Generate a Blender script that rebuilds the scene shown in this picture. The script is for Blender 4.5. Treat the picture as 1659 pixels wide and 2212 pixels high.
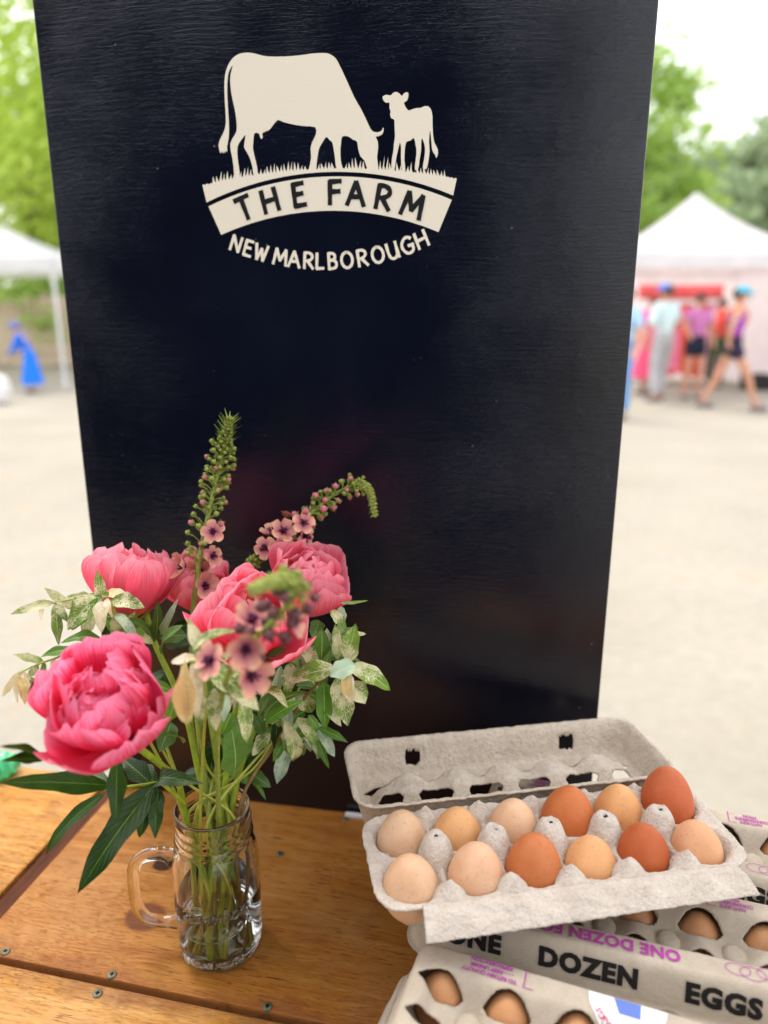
import bpy, bmesh, math, random
from mathutils import Vector, Matrix, Quaternion
from mathutils.geometry import tessellate_polygon

R = math.radians
for o in list(bpy.data.objects):
    bpy.data.objects.remove(o)
SC = bpy.context.scene
COL = SC.collection

# ------------------------------------------------------------------ camera
TABLE_Z = 0.85
CAM_Z = TABLE_Z + 0.60
PITCH = R(15.45)
FOCAL = 1615.0                    # focal length in units of a 1659 x 2212 picture
cam_d = bpy.data.cameras.new('camera')
cam = bpy.data.objects.new('camera', cam_d)
COL.objects.link(cam)
cam.location = (0, 0, CAM_Z)
cam.rotation_euler = (R(90) - PITCH, 0, 0)
cam_d.sensor_fit = 'VERTICAL'
cam_d.sensor_height = 36.0
cam_d.lens = 36.0 * FOCAL / 2212.0
cam_d.clip_start = 0.02
cam_d.clip_end = 600
cam_d.dof.use_dof = True
cam_d.dof.focus_distance = 0.65
cam_d.dof.aperture_fstop = 2.8
SC.camera = cam

# ------------------------------------------------------------------ sky, sun, exposure
world = bpy.data.worlds.new('World')
SC.world = world
world.use_nodes = True
wn = world.node_tree.nodes
wl = world.node_tree.links
wn.clear()
SUN_EL, SUN_AZ = R(58), R(-35)    # azimuth measured from +Y towards +X
w_out = wn.new('ShaderNodeOutputWorld')
w_bg = wn.new('ShaderNodeBackground')
w_bg.inputs['Strength'].default_value = 0.15
w_sky = wn.new('ShaderNodeTexSky')
w_sky.sky_type = 'NISHITA'
w_sky.sun_disc = False
w_sky.sun_elevation = SUN_EL
w_sky.sun_rotation = SUN_AZ
w_sky.air_density = 1.0
w_sky.dust_density = 4.0
w_mix = wn.new('ShaderNodeMixRGB')            # thin bright overcast over the blue
w_mix.inputs['Fac'].default_value = 0.8
w_mix.inputs['Color2'].default_value = (7.9, 7.9, 7.9, 1)
wl.new(w_sky.outputs['Color'], w_mix.inputs['Color1'])
wl.new(w_mix.outputs['Color'], w_bg.inputs['Color'])
wl.new(w_bg.outputs['Background'], w_out.inputs['Surface'])

sun_d = bpy.data.lights.new('sun', 'SUN')
sun_d.energy = 1.5
sun_d.angle = R(25)
sun_d.color = (1.0, 0.96, 0.90)
sun = bpy.data.objects.new('sun', sun_d)
COL.objects.link(sun)
_sd = Vector((math.cos(SUN_EL) * math.sin(SUN_AZ), math.cos(SUN_EL) * math.cos(SUN_AZ), math.sin(SUN_EL)))
sun.rotation_euler = _sd.to_track_quat('Z', 'Y').to_euler()
sun.location = _sd * 20

SC.view_settings.view_transform = 'Standard'
SC.view_settings.look = 'None'
SC.view_settings.gamma = 1.0
SC.view_settings.exposure = 0.9
SC.view_settings.use_curve_mapping = False
SC.render.engine = 'CYCLES'
SC.cycles.use_denoising = True
SC.cycles.max_bounces = 28
SC.cycles.diffuse_bounces = 3
SC.cycles.glossy_bounces = 4
SC.cycles.use_adaptive_sampling = True
SC.cycles.adaptive_threshold = 0.02
SC.cycles.transmission_bounces = 28
SC.cycles.transparent_max_bounces = 12
SC.cycles.caustics_refractive = True
SC.cycles.sample_clamp_indirect = 6.0

# ------------------------------------------------------------------ helpers
def ray(u, v):
    dx, dy = u - 829.5, v - 1106.0
    return Vector((dx, FOCAL * math.cos(PITCH) - dy * math.sin(PITCH), -(FOCAL * math.sin(PITCH) + dy * math.cos(PITCH))))
def at_y(u, v, y):                 # the point at forward distance y
    d = ray(u, v)
    return Vector((0, 0, CAM_Z)) + d * (y / d.y)
def at_z(u, v, z):                 # the point at height z
    d = ray(u, v)
    return Vector((0, 0, CAM_Z)) + d * ((z - CAM_Z) / d.z)
def at_plane(u, v, p0, n):
    d = ray(u, v); c = Vector((0, 0, CAM_Z))
    return c + d * ((p0 - c).dot(n) / d.dot(n))
def px(u, v, y):                   # metres per picture unit there
    return y / ray(u, v).y
def lin(c):
    c = c / 255.0
    return c / 12.92 if c <= 0.04045 else ((c + 0.055) / 1.055) ** 2.4
def srgb(r, g, b, k=1.0):
    return (lin(r) * k, lin(g) * k, lin(b) * k, 1)

def tag(o, label=None, cat=None, group=None, kind=None):
    if label: o['label'] = label
    if cat: o['category'] = cat
    if group: o['group'] = group
    if kind: o['kind'] = kind
    return o
def link(name, me, mat=None, parent=None, smooth=True):
    o = bpy.data.objects.new(name, me)
    COL.objects.link(o)
    if mat is not None and len(me.materials) == 0:
        me.materials.append(mat)
    if parent is not None:
        o.parent = parent
    if smooth:
        me.shade_smooth()
    return o
def empty(name, loc=(0, 0, 0), rz=0.0, parent=None):
    o = bpy.data.objects.new(name, None)
    COL.objects.link(o)
    o.empty_display_size = 0.02
    o.location = loc
    o.rotation_euler = (0, 0, rz)
    o.parent = parent
    return o
def mesh(name, verts, faces, uvs=None):
    me = bpy.data.meshes.new(name)
    me.from_pydata([tuple(v) for v in verts], [], faces)
    if uvs is not None:
        ul = me.uv_layers.new(name='UVMap')
        for l in me.loops:
            ul.data[l.index].uv = uvs[l.vertex_index]
    me.update()
    return me
def bm_mesh(name, bm):
    me = bpy.data.meshes.new(name)
    bm.to_mesh(me); bm.free(); me.update()
    return me
def box_mesh(name, sx, sy, sz, bevel=0.0, center=(0, 0, 0), segs=2):
    bm = bmesh.new()
    bmesh.ops.create_cube(bm, size=1.0)
    for v in bm.verts:
        v.co = Vector((v.co.x * sx + center[0], v.co.y * sy + center[1], v.co.z * sz + center[2]))
    if bevel > 0:
        bmesh.ops.bevel(bm, geom=list(bm.edges), offset=bevel, segments=segs, affect='EDGES', profile=0.6)
    return bm_mesh(name, bm)
def catmull(pts, n):
    pts = [Vector(p) for p in pts]
    if len(pts) == 2:
        return [pts[0].lerp(pts[1], i / n) for i in range(n + 1)]
    P = [pts[0] * 2 - pts[1]] + pts + [pts[-1] * 2 - pts[-2]]
    out = []; segs = len(pts) - 1
    for i in range(n + 1):
        t = i / n * segs; k = min(int(t), segs - 1); t -= k
        a, b, c, d = P[k], P[k + 1], P[k + 2], P[k + 3]
        out.append(0.5 * ((2 * b) + (c - a) * t + (2 * a - 5 * b + 4 * c - d) * t * t + (3 * b - a - 3 * c + d) * t ** 3))
    return out
def frames(path, up=Vector((0.13, 0.31, 0.94))):
    res = []; nrm = None
    for i, p in enumerate(path):
        t = (path[min(i + 1, len(path) - 1)] - path[max(i - 1, 0)]).normalized()
        if nrm is None:
            nrm = up - t * up.dot(t)
            if nrm.length < 1e-4: nrm = Vector((1, 0, 0)) - t * t.x
        nrm = (nrm - t * nrm.dot(t)).normalized()
        res.append((p, t, nrm, t.cross(nrm)))
    return res
def tube(path, radii, segs=8, section=None, cap=True, verts=None, faces=None, closed=False):
    verts = [] if verts is None else verts
    faces = [] if faces is None else faces
    fr = frames(path); n = len(path); b0 = len(verts)
    for i, (p, t, a, b) in enumerate(fr):
        r = radii[i] if isinstance(radii, (list, tuple)) else radii
        for k in range(segs):
            an = 2 * math.pi * k / segs
            c, s = math.cos(an), math.sin(an)
            if section: c, s = c * section[0], s * section[1]
            verts.append(p + a * (c * r) + b * (s * r))
    for i in range(n - 1):
        for k in range(segs):
            k2 = (k + 1) % segs
            faces.append((b0 + i * segs + k, b0 + i * segs + k2, b0 + (i + 1) * segs + k2, b0 + (i + 1) * segs + k))
    if cap:
        faces.append(tuple(b0 + k for k in range(segs))[::-1])
        faces.append(tuple(b0 + (n - 1) * segs + k for k in range(segs)))
    return verts, faces
def tube_mesh(name, path, radii, segs=8, **kw):
    v, f = tube(path, radii, segs, **kw)
    return mesh(name, v, f)
def lathe(profile, segs=48, cap0=False, cap1=False):
    verts = []; faces = []
    n = len(profile)
    for (r, z) in profile:
        for k in range(segs):
            a = 2 * math.pi * k / segs
            verts.append(Vector((r * math.cos(a), r * math.sin(a), z)))
    for i in range(n - 1):
        for k in range(segs):
            k2 = (k + 1) % segs
            faces.append((i * segs + k, i * segs + k2, (i + 1) * segs + k2, (i + 1) * segs + k))
    if cap0: faces.append(tuple(range(segs))[::-1])
    if cap1: faces.append(tuple((n - 1) * segs + k for k in range(segs)))
    return verts, faces
def evald(o):                      # the object's mesh with its modifiers
    bpy.context.view_layer.update()
    dg = bpy.context.evaluated_depsgraph_get()
    return bpy.data.meshes.new_from_object(o.evaluated_get(dg))
def sstep(x, a=0.0, b=1.0):
    t = max(0.0, min(1.0, (x - a) / (b - a)))
    return t * t * (3 - 2 * t)
def text_2d(s, height, bold=0.0, align='CENTER', spacing=1.0):
    cu = bpy.data.curves.new('t', 'FONT')
    cu.body = s; cu.size = 1.0; cu.offset = bold; cu.align_x = align
    cu.space_character = spacing
    cu.resolution_u = 3
    o = bpy.data.objects.new('t', cu)
    COL.objects.link(o)
    me = evald(o)
    bpy.data.objects.remove(o)
    v = [(p.co.x, p.co.y) for p in me.vertices]
    f = [tuple(p.vertices) for p in me.polygons]
    k = height / 0.73
    return [(a * k, b * k) for a, b in v], f

# ------------------------------------------------------------------ materials
class NT:
    def __init__(self, name):
        self.m = bpy.data.materials.new(name)
        self.m.use_nodes = True
        self.n = self.m.node_tree.nodes
        self.l = self.m.node_tree.links
        self.n.clear()
        self.out = self.n.new('ShaderNodeOutputMaterial')
        self.b = self.n.new('ShaderNodeBsdfPrincipled')
        self.l.new(self.b.outputs[0], self.out.inputs['Surface'])
    def node(self, t, **kw):
        nd = self.n.new(t)
        for k, v in kw.items():
            if k in nd.inputs: 
                if hasattr(v, 'is_output'): self.l.new(v, nd.inputs[k])
                else: nd.inputs[k].default_value = v
            else: setattr(nd, k, v)
        return nd
    def coord(self, which='Object', scale=(1, 1, 1), loc=None):
        tc = self.node('ShaderNodeTexCoord')
        mp = self.node('ShaderNodeMapping')
        self.l.new(tc.outputs[which], mp.inputs['Vector'])
        mp.inputs['Scale'].default_value = scale
        if loc is not None: mp.inputs['Location'].default_value = loc
        return mp.outputs[0]
    def noise(self, vec, scale, detail=4, rough=0.55, dist=0.0):
        nd = self.node('ShaderNodeTexNoise', Scale=scale, Detail=detail, Roughness=rough, Distortion=dist)
        self.l.new(vec, nd.inputs['Vector'])
        return nd.outputs['Fac']
    def ramp(self, fac, stops):
        nd = self.node('ShaderNodeValToRGB')
        e = nd.color_ramp.elements
        while len(e) < len(stops): e.new(0.5)
        for el, (p, c) in zip(e, stops):
            el.position = p
            el.color = c if len(c) == 4 else (*c, 1)
        self.l.new(fac, nd.inputs['Fac'])
        return nd.outputs['Color']
    def mixc(self, fac, a, b, mode='MIX'):
        nd = self.node('ShaderNodeMixRGB', blend_type=mode)
        for k, v in (('Fac', fac), ('Color1', a), ('Color2', b)):
            if hasattr(v, 'is_output'): self.l.new(v, nd.inputs[k])
            else: nd.inputs[k].default_value = v
        return nd.outputs[0]
    def math(self, op, a, b=0.0, c=0.0):
        nd = self.node('ShaderNodeMath', operation=op)
        for i, v in enumerate((a, b, c)):
            if hasattr(v, 'is_output'): self.l.new(v, nd.inputs[i])
            else: nd.inputs[i].default_value = v
        return nd.outputs[0]
    def bump(self, h, strength=0.3, dist=0.001):
        nd = self.node('ShaderNodeBump', Strength=strength, Distance=dist)
        self.l.new(h, nd.inputs['Height'])
        self.l.new(nd.outputs[0], self.b.inputs['Normal'])
        return nd
    def set(self, **kw):
        for k, v in kw.items():
            k = k.replace('_', ' ')
            if hasattr(v, 'is_output'): self.l.new(v, self.b.inputs[k])
            else: self.b.inputs[k].default_value = v
        return self

def plain(name, col, rough=0.6, spec=0.4, var=0.12, scale=30.0, bump=0.0, bscale=200.0, metal=0.0, bdist=0.0006):
    t = NT(name)
    v = t.coord()
    n = t.noise(v, scale, 4)
    dark = tuple(c * (1 - var) for c in col[:3]) + (1,)
    light = tuple(min(1, c * (1 + var)) for c in col[:3]) + (1,)
    t.set(Base_Color=t.ramp(n, [(0.3, dark), (0.7, light)]), Roughness=rough, Specular_IOR_Level=spec, Metallic=metal)
    if bump: t.bump(t.noise(v, bscale, 4), bump, bdist)
    return t.m

def leafy(name, top, rib, under=0.25, rough=0.45, var=0.25, speck=None, speck_amt=0.5, veins=0.5, spec=0.45, bump=0.35):
    """leaf: UV x runs along it, y across; rib colour on midrib and side veins; speck = cream mottling"""
    t = NT(name)
    uv = t.coord('UV')
    ob = t.node('ShaderNodeObjectInfo')
    off = t.node('ShaderNodeCombineXYZ')
    t.l.new(t.math('MULTIPLY', ob.outputs['Random'], 37.0), off.inputs[0])
    add = t.node('ShaderNodeVectorMath', operation='ADD')
    t.l.new(t.coord('Object'), add.inputs[0]); t.l.new(off.outputs[0], add.inputs[1])
    n = t.noise(add.outputs[0], 90, 4)
    c1 = tuple(c * (1 - var) for c in top[:3]) + (1,)
    c2 = tuple(min(1, c * (1 + var)) for c in top[:3]) + (1,)
    col = t.ramp(n, [(0.3, c1), (0.7, c2)])
    rnd = t.ramp(ob.outputs['Random'], [(0, (0.72, 0.72, 0.72)), (1, (1.2, 1.2, 1.2))])
    col = t.mixc(1.0, col, rnd, 'MULTIPLY')
    sep = t.node('ShaderNodeSeparateXYZ')
    t.l.new(uv, sep.inputs[0])
    d = t.math('ABSOLUTE', t.math('SUBTRACT', sep.outputs[1], 0.5))
    if speck is not None:
        cv_ = t.node('ShaderNodeCombineXYZ')      # mottling drawn out along the side veins
        t.l.new(t.math('MULTIPLY', t.math('ADD', sep.outputs[0], t.math('MULTIPLY', d, -0.55)), 30.0), cv_.inputs[0])
        t.l.new(t.math('MULTIPLY', sep.outputs[1], 9.0), cv_.inputs[1])
        t.l.new(t.math('MULTIPLY', ob.outputs['Random'], 91.0), cv_.inputs[2])
        sn = t.noise(cv_.outputs[0], 1.15, 5, 0.72, 0.4)
        sn2 = t.noise(add.outputs[0], 60, 2, 0.5)
        s = t.math('ADD', sn, t.math('MULTIPLY', t.math('SUBTRACT', sn2, 0.5), 0.8))
        e = 0.62 - 0.25 * speck_amt
        col = t.mixc(t.ramp(s, [(e - 0.04, (0, 0, 0)), (e + 0.05, (0.95, 0.95, 0.95))]), col, speck)
    rm = t.ramp(d, [(0.008, (0.8, 0.8, 0.8)), (0.026, (0, 0, 0))])
    wv = t.math('SINE', t.math('MULTIPLY', t.math('ADD', sep.outputs[0], t.math('MULTIPLY', d, -0.55)), 62.0))
    vm = t.ramp(wv, [(0.955, (0, 0, 0)), (0.995, (veins, veins, veins))])
    col = t.mixc(t.mixc(1.0, rm, vm, 'LIGHTEN'), col, rib)
    t.set(Base_Color=col, Roughness=rough, Specular_IOR_Level=spec)
    t.bump(t.math('ADD', t.math('MULTIPLY', wv, 0.3), n), bump, 0.0008)
    tr = t.node('ShaderNodeBsdfTranslucent')
    t.l.new(col, tr.inputs['Color'])
    mx = t.node('ShaderNodeMixShader', Fac=under)
    t.l.new(t.b.outputs[0], mx.inputs[1]); t.l.new(tr.outputs[0], mx.inputs[2])
    t.l.new(mx.outputs[0], t.out.inputs['Surface'])
    return t.m
# ================================================================== setting: ground
g = NT('ground_mat')
v = g.coord()
n1 = g.noise(v, 0.8, 5); n2 = g.noise(v, 14, 6, 0.7); n3 = g.noise(v, 3.2, 3)
gc = g.ramp(n1, [(0.3, srgb(152, 146, 133)), (0.7, srgb(169, 162, 149))])
gc = g.mixc(g.ramp(n2, [(0.35, (0.35, 0.35, 0.35)), (0.65, (0, 0, 0))]), gc, srgb(132, 123, 109))
gc = g.mixc(g.ramp(n3, [(0.60, (0, 0, 0)), (0.72, (0.5, 0.5, 0.5))]), gc, srgb(166, 142, 118))
g.set(Base_Color=gc, Roughness=0.9, Specular_IOR_Level=0.2)
g.bump(n2, 0.5, 0.01)
N = 40
gv = []; gf = []
for i in range(N + 1):
    for j in range(N + 1):
        gv.append((-250 + 500 * i / N, -200 + 500 * j / N, 0))
for i in range(N):
    for j in range(N):
        a = i * (N + 1) + j
        gf.append((a, a + N + 1, a + N + 2, a + 1))
tag(link('ground', mesh('ground', gv, gf), g.m), 'pale sandy market ground', None, kind='structure')

# ================================================================== table
TAB_YAW = R(-12.4)
wood_d = []
def wood(name, knots, tone=1.0, seed=0.0, base=None):
    t = NT(name)
    v = t.coord(loc=(seed, seed * 0.37, 0))
    warp = t.noise(v, 5, 3)
    st = t.node('ShaderNodeMapping'); st.inputs['Scale'].default_value = (1.2, 26, 26)
    wob = t.node('ShaderNodeVectorMath', operation='ADD')
    cmb = t.node('ShaderNodeCombineXYZ')
    t.l.new(t.math('MULTIPLY', warp, 0.035), cmb.inputs[1])
    t.l.new(v, wob.inputs[0]); t.l.new(cmb.outputs[0], wob.inputs[1])
    t.l.new(wob.outputs[0], st.inputs['Vector'])
    gr = t.noise(st.outputs[0], 4.0, 6, 0.6, 0.4)
    fine = t.node('ShaderNodeMapping'); fine.inputs['Scale'].default_value = (5, 85, 85)
    t.l.new(wob.outputs[0], fine.inputs['Vector'])
    fg = t.noise(fine.outputs[0], 5, 4, 0.65)
    col = t.ramp(gr, [(0.25, srgb(124, 82, 24, tone)), (0.44, srgb(182, 132, 52, tone)), (0.58, srgb(200, 152, 72, tone)), (0.74, srgb(222, 184, 114, tone))])
    col = t.mixc(t.ramp(fg, [(0.33, (0.95, 0.95, 0.95)), (0.49, (0, 0, 0))]), col, srgb(116, 70, 28, tone))
    # grime blotches and small dark pits along the grain
    pit = t.node('ShaderNodeMapping'); pit.inputs['Scale'].default_value = (1.0, 7.0, 1)
    t.l.new(v, pit.inputs['Vector'])
    pn = t.noise(pit.outputs[0], 75, 4, 0.85)
    pn2 = t.noise(v, 9, 3)
    pm = t.math('MULTIPLY', t.ramp(pn, [(0.545, (0, 0, 0)), (0.60, (0.8, 0.8, 0.8))]), t.ramp(pn2, [(0.46, (0, 0, 0)), (0.58, (1, 1, 1))]))
    col = t.mixc(pm, col, srgb(70, 42, 24, tone))
    bl = t.noise(v, 13, 5, 0.7)
    col = t.mixc(t.ramp(bl, [(0.54, (0, 0, 0)), (0.68, (0.55, 0.55, 0.55))]), col, srgb(118, 80, 42, tone))
    worn = t.noise(v, 7, 5, 0.65)
    col = t.mixc(t.ramp(worn, [(0.47, (0, 0, 0)), (0.62, (0.55, 0.55, 0.55))]), col, srgb(204, 168, 112, tone))
    tcy = t.node('ShaderNodeTexCoord'); sy = t.node('ShaderNodeSeparateXYZ'); t.l.new(tcy.outputs['Object'], sy.inputs[0])
    edge = t.math('ADD', t.math('ABSOLUTE', sy.outputs[1]), t.math('MULTIPLY', t.math('SUBTRACT', bl, 0.5), -0.09))
    col = t.mixc(t.ramp(edge, [(0.004, (0.75, 0.75, 0.75)), (0.022, (0, 0, 0))]), col, srgb(104, 76, 52, tone))
    for (kx, ky, rx, ry) in knots:
        mp = t.node('ShaderNodeMapping')
        tc = t.node('ShaderNodeTexCoord'); t.l.new(tc.outputs['Object'], mp.inputs['Vector'])
        mp.inputs['Location'].default_value = (-kx / rx, -ky / ry, 0)
        mp.inputs['Scale'].default_value = (1 / rx, 1 / ry, 0)
        ln = t.node('ShaderNodeVectorMath', operation='LENGTH'); t.l.new(mp.outputs[0], ln.inputs[0])
        dd = t.math('ADD', ln.outputs['Value'], t.math('MULTIPLY', t.math('SUBTRACT', warp, 0.5), 1.2))
        rings = t.math('SINE', t.math('MULTIPLY', dd, 26.0))
        kc = t.mixc(t.ramp(rings, [(0.2, (0, 0, 0)), (0.9, (0.5, 0.5, 0.5))]), srgb(38, 16, 11, tone), srgb(74, 36, 20, tone))
        col = t.mixc(t.ramp(dd, [(1.0, (0.4, 0.4, 0.4)), (2.2, (0, 0, 0))]), col, srgb(150, 84, 34, tone))
        col = t.mixc(t.ramp(dd, [(0.78, (0.95, 0.95, 0.95)), (1.15, (0, 0, 0))]), col, kc)
    sc2 = t.node('ShaderNodeMapping'); sc2.inputs['Scale'].default_value = (2.0, 22, 1); t.l.new(v, sc2.inputs['Vector'])
    scn = t.noise(sc2.outputs[0], 16, 2, 0.9)
    col = t.mixc(t.math('MULTIPLY', t.ramp(scn, [(0.575, (0, 0, 0)), (0.61, (0.7, 0.7, 0.7))]), t.ramp(pn2, [(0.40, (1, 1, 1)), (0.55, (0.15, 0.15, 0.15))])), col, srgb(84, 50, 26, tone))
    t.set(Base_Color=col, Roughness=t.ramp(bl, [(0.3, (0.36, 0.36, 0.36)), (0.7, (0.55, 0.55, 0.55))]), Specular_IOR_Level=0.13)
    t.bump(t.math('ADD', t.math('MULTIPLY', fg, 0.8), t.math('MULTIPLY', pm, -1.2)), 0.5, 0.0016)
    return t.m

table = empty('display_table', at_z(324, 2141, TABLE_Z), TAB_YAW)
tag(table, 'orange stained pine plank display table under the flowers and egg cartons', 'table')
bpy.context.view_layer.update()
TINV = table.matrix_world.inverted()
def tl(u, v):                       # picture point on the table top -> table coordinates
    return TINV @ at_z(u, v, TABLE_Z)
THK = 0.024
k1, k2 = tl(312, 1980), tl(352, 1868)
xgap = tl(60, 1908).x               # the cross gap
back = tl(120, 1668).y
pl = [  # name, x0, x1, y0, y1, knots, tone
    (xgap + 0.004, 0.95, 0.0035, back + 0.075, [(k1.x, k1.y, .022, .019), (k2.x, k2.y, .012, .010)], 1.0, 0.0),
    (xgap + 0.004, 0.95, -0.290, -0.0035, [(0.31, -0.12, .015, .012)], 1.05, 3.1),
    (xgap - 0.60, xgap - 0.019, 0.0035, back + 0.002, [(xgap - 0.35, 0.12, .012, .012)], 1.08, 7.7),
    (xgap - 0.60, xgap - 0.019, -0.290, -0.0035, [], 1.05, 11.3),
]
screw_m = plain('screw_metal', (0.13, 0.12, 0.075), 0.6, 0.4, 0.4, 400, metal=0.4)
dark_m = plain('dark_hole', (0.006, 0.005, 0.004), 0.8, 0.2)
def screw_mesh():
    v, f = lathe([(0.0, 0.0010), (0.0022, 0.0011), (0.0040, 0.0009), (0.0045, 0.0003), (0.0046, -0.003)], 24)
    return mesh('screw', v, f)
def star_mesh():
    vs = []
    for k in range(12):
        r = 0.0022 if k % 2 == 0 else 0.0013
        a = 2 * math.pi * k / 12
        vs.append((r * math.cos(a), r * math.sin(a), 0.00135))
    vs += [(x, y, 0.0006) for x, y, _ in vs]
    return mesh('recess', vs, [tuple(range(12))] + [(k, 12 + k, 12 + (k + 1) % 12, (k + 1) % 12) for k in range(12)])
scr_me, star_me = screw_mesh(), star_mesh()
star_me.materials.append(dark_m); scr_me.materials.append(screw_m)
scr_at = [tl(604.7, 1845), tl(242, 2106), tl(211, 2147), tl(578, 2175), tl(12, 2056), tl(747.6, 1768)]
for (x0, x1, y0, y1, kn, tone, seed) in pl:
    me = box_mesh('plank', x1 - x0, y1 - y0, THK, 0.0022, ((x0 + x1) / 2, (y0 + y1) / 2, -THK / 2))
    p = link('plank', me, wood('wood_%d' % int(seed * 10), kn, tone, seed), table, smooth=False)
    for s in scr_at:
        if x0 < s.x < x1 and y0 < s.y < y1:
            sc_ = link('screw', scr_me, None, p); sc_.location = (s.x, s.y, 0.0002); sc_.rotation_euler = (0, 0, s.x * 40)
            st_ = bpy.data.objects.new('screw_recess', star_me); COL.objects.link(st_); st_.parent = p
            st_.location = (s.x, s.y, 0.0002); st_.rotation_euler = (0, 0, s.x * 40)
rw = wood('redwood', [], 0.42, 5.0)
# the strip that shows in the cross gap: darker reddish wood set a little lower
me = box_mesh('batten', 0.0215, 0.29 + back, 0.018, 0.001, (xgap - 0.0075, (back - 0.29) / 2, -0.0045 - 0.009))
rt = NT('redwood_strip')
v = rt.coord(scale=(30, 3, 30)); n = rt.noise(v, 6, 5)
rt.set(Base_Color=rt.ramp(n, [(0.3, srgb(52, 24, 9)), (0.7, srgb(96, 48, 22))]), Roughness=0.6, Specular_IOR_Level=0.1)
rt.bump(n, 0.3)
link('gap_strip', me, rt.m, table, smooth=False)
me = box_mesh('rail', 1.4, 0.04, 0.09, 0.003, (0.15, -0.26, -THK - 0.045)); link('rail', me, rw, table, smooth=False)
me2 = box_mesh('rail', 1.4, 0.04, 0.09, 0.003, (0.15, back - 0.05, -THK - 0.045)); link('rail', me2, rw, table, smooth=False)
for lx in (-0.5, 0.85):
    for ly in (-0.24, back - 0.05):
        lm = box_mesh('leg', 0.06, 0.06, TABLE_Z - THK - 0.09, 0.004, (lx, ly, -(TABLE_Z + THK + 0.09) / 2))
        link('leg', lm, rw, table, smooth=False)

# ================================================================== sign board
BYAW = R(-10.0)
bp = at_z(654, 1744.6, TABLE_Z)
BX = Vector((math.cos(BYAW), math.sin(BYAW), 0))
BN = Vector((math.sin(BYAW), -math.cos(BYAW), 0))           # faces the camera
def onboard(u, v):                                            # picture point -> board x, height above table
    p = at_plane(u, v, bp, BN)
    return ((p - bp).dot(BX), p.z - TABLE_Z)
bl0, bl1 = onboard(72, 0), onboard(200, 1215)
br0, br1 = onboard(1427, 0), onboard(1287, 1565)
XL = (bl0[0] + bl1[0]) / 2; XR = (br0[0] + br1[0]) / 2
BTOP = 0.98
sign = empty('sign_board', bp, BYAW)
tag(sign, 'tall black painted plywood sign board with cream cow emblem, standing on the table', 'sign')
bt = NT('black_brushed_paint')
v = bt.coord(scale=(3.2, 1, 42))
wob = bt.noise(bt.coord(scale=(1, 1, 1)), 5, 3)
vv = bt.node('ShaderNodeVectorMath', operation='ADD')
cm = bt.node('ShaderNodeCombineXYZ'); bt.l.new(bt.math('MULTIPLY', wob, 0.9), cm.inputs[2])
bt.l.new(v, vv.inputs[0]); bt.l.new(cm.outputs[0], vv.inputs[1])
br_ = bt.noise(vv.outputs[0], 9, 6, 0.68, 0.3)
br2 = bt.noise(vv.outputs[0], 32, 4, 0.6)
crk = bt.noise(bt.coord(scale=(14, 1, 60)), 11, 4, 0.7)
big = bt.noise(bt.coord(), 6, 4)
speck = bt.noise(bt.coord(), 260, 2, 0.5)
patch = bt.noise(bt.coord(scale=(1, 1, 2)), 17, 3)
col = bt.ramp(big, [(0.3, (0.0014, 0.0024, 0.0070)), (0.7, (0.0026, 0.0044, 0.0130))])
chip = bt.math('MULTIPLY', bt.ramp(speck, [(0.70, (0, 0, 0)), (0.72, (1, 1, 1))]), bt.ramp(patch, [(0.60, (0, 0, 0)), (0.64, (1, 1, 1))]))
col = bt.mixc(chip, col, (0.12, 0.125, 0.12, 1))
bt.set(Base_Color=col, Roughness=bt.ramp(br_, [(0.3, (0.07, 0.07, 0.07)), (0.7, (0.17, 0.17, 0.17))]), Specular_IOR_Level=0.66)
hgt = bt.math('ADD', bt.math('MULTIPLY', br_, 1.0), bt.math('ADD', bt.math('MULTIPLY', br2, 0.35), bt.math('MULTIPLY', crk, 0.25)))
bt.bump(bt.math('MULTIPLY', hgt, bt.ramp(big, [(0.35, (0.3, 0.3, 0.3)), (0.65, (1, 1, 1))])), 0.34, 0.0014)
panel = box_mesh('panel', XR - XL, 0.018, BTOP, 0.0012, ((XL + XR) / 2, 0.009, BTOP / 2))
link('panel', panel, bt.m, sign, smooth=False)
for sx in (XL + 0.03, XR - 0.03):                              # back stiles that keep it upright
    link('back_stile', box_mesh('back_stile', 0.035, 0.02, BTOP - 0.02, 0.001, (sx, 0.0285, BTOP / 2)), bt.m, sign, smooth=False)

ct = NT('cream_sign_paint')
v = ct.coord(scale=(5, 1, 60)); n = ct.noise(v, 11, 5, 0.7); n2 = ct.noise(ct.coord(), 22, 3)
sc_m = ct.math('MULTIPLY', ct.ramp(n, [(0.66, (0, 0, 0)), (0.74, (0.7, 0.7, 0.7))]), ct.ramp(n2, [(0.5, (0, 0, 0)), (0.62, (1, 1, 1))]))
ct.set(Base_Color=ct.mixc(sc_m, srgb(236, 229, 212, 0.95), srgb(170, 168, 155)), Roughness=0.55, Specular_IOR_Level=0.3)
ct.bump(n, 0.3, 0.0006)
cream = ct.m
ink = plain('black_lettering_paint', (0.006, 0.007, 0.010), 0.4, 0.4, 0.2)

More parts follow.
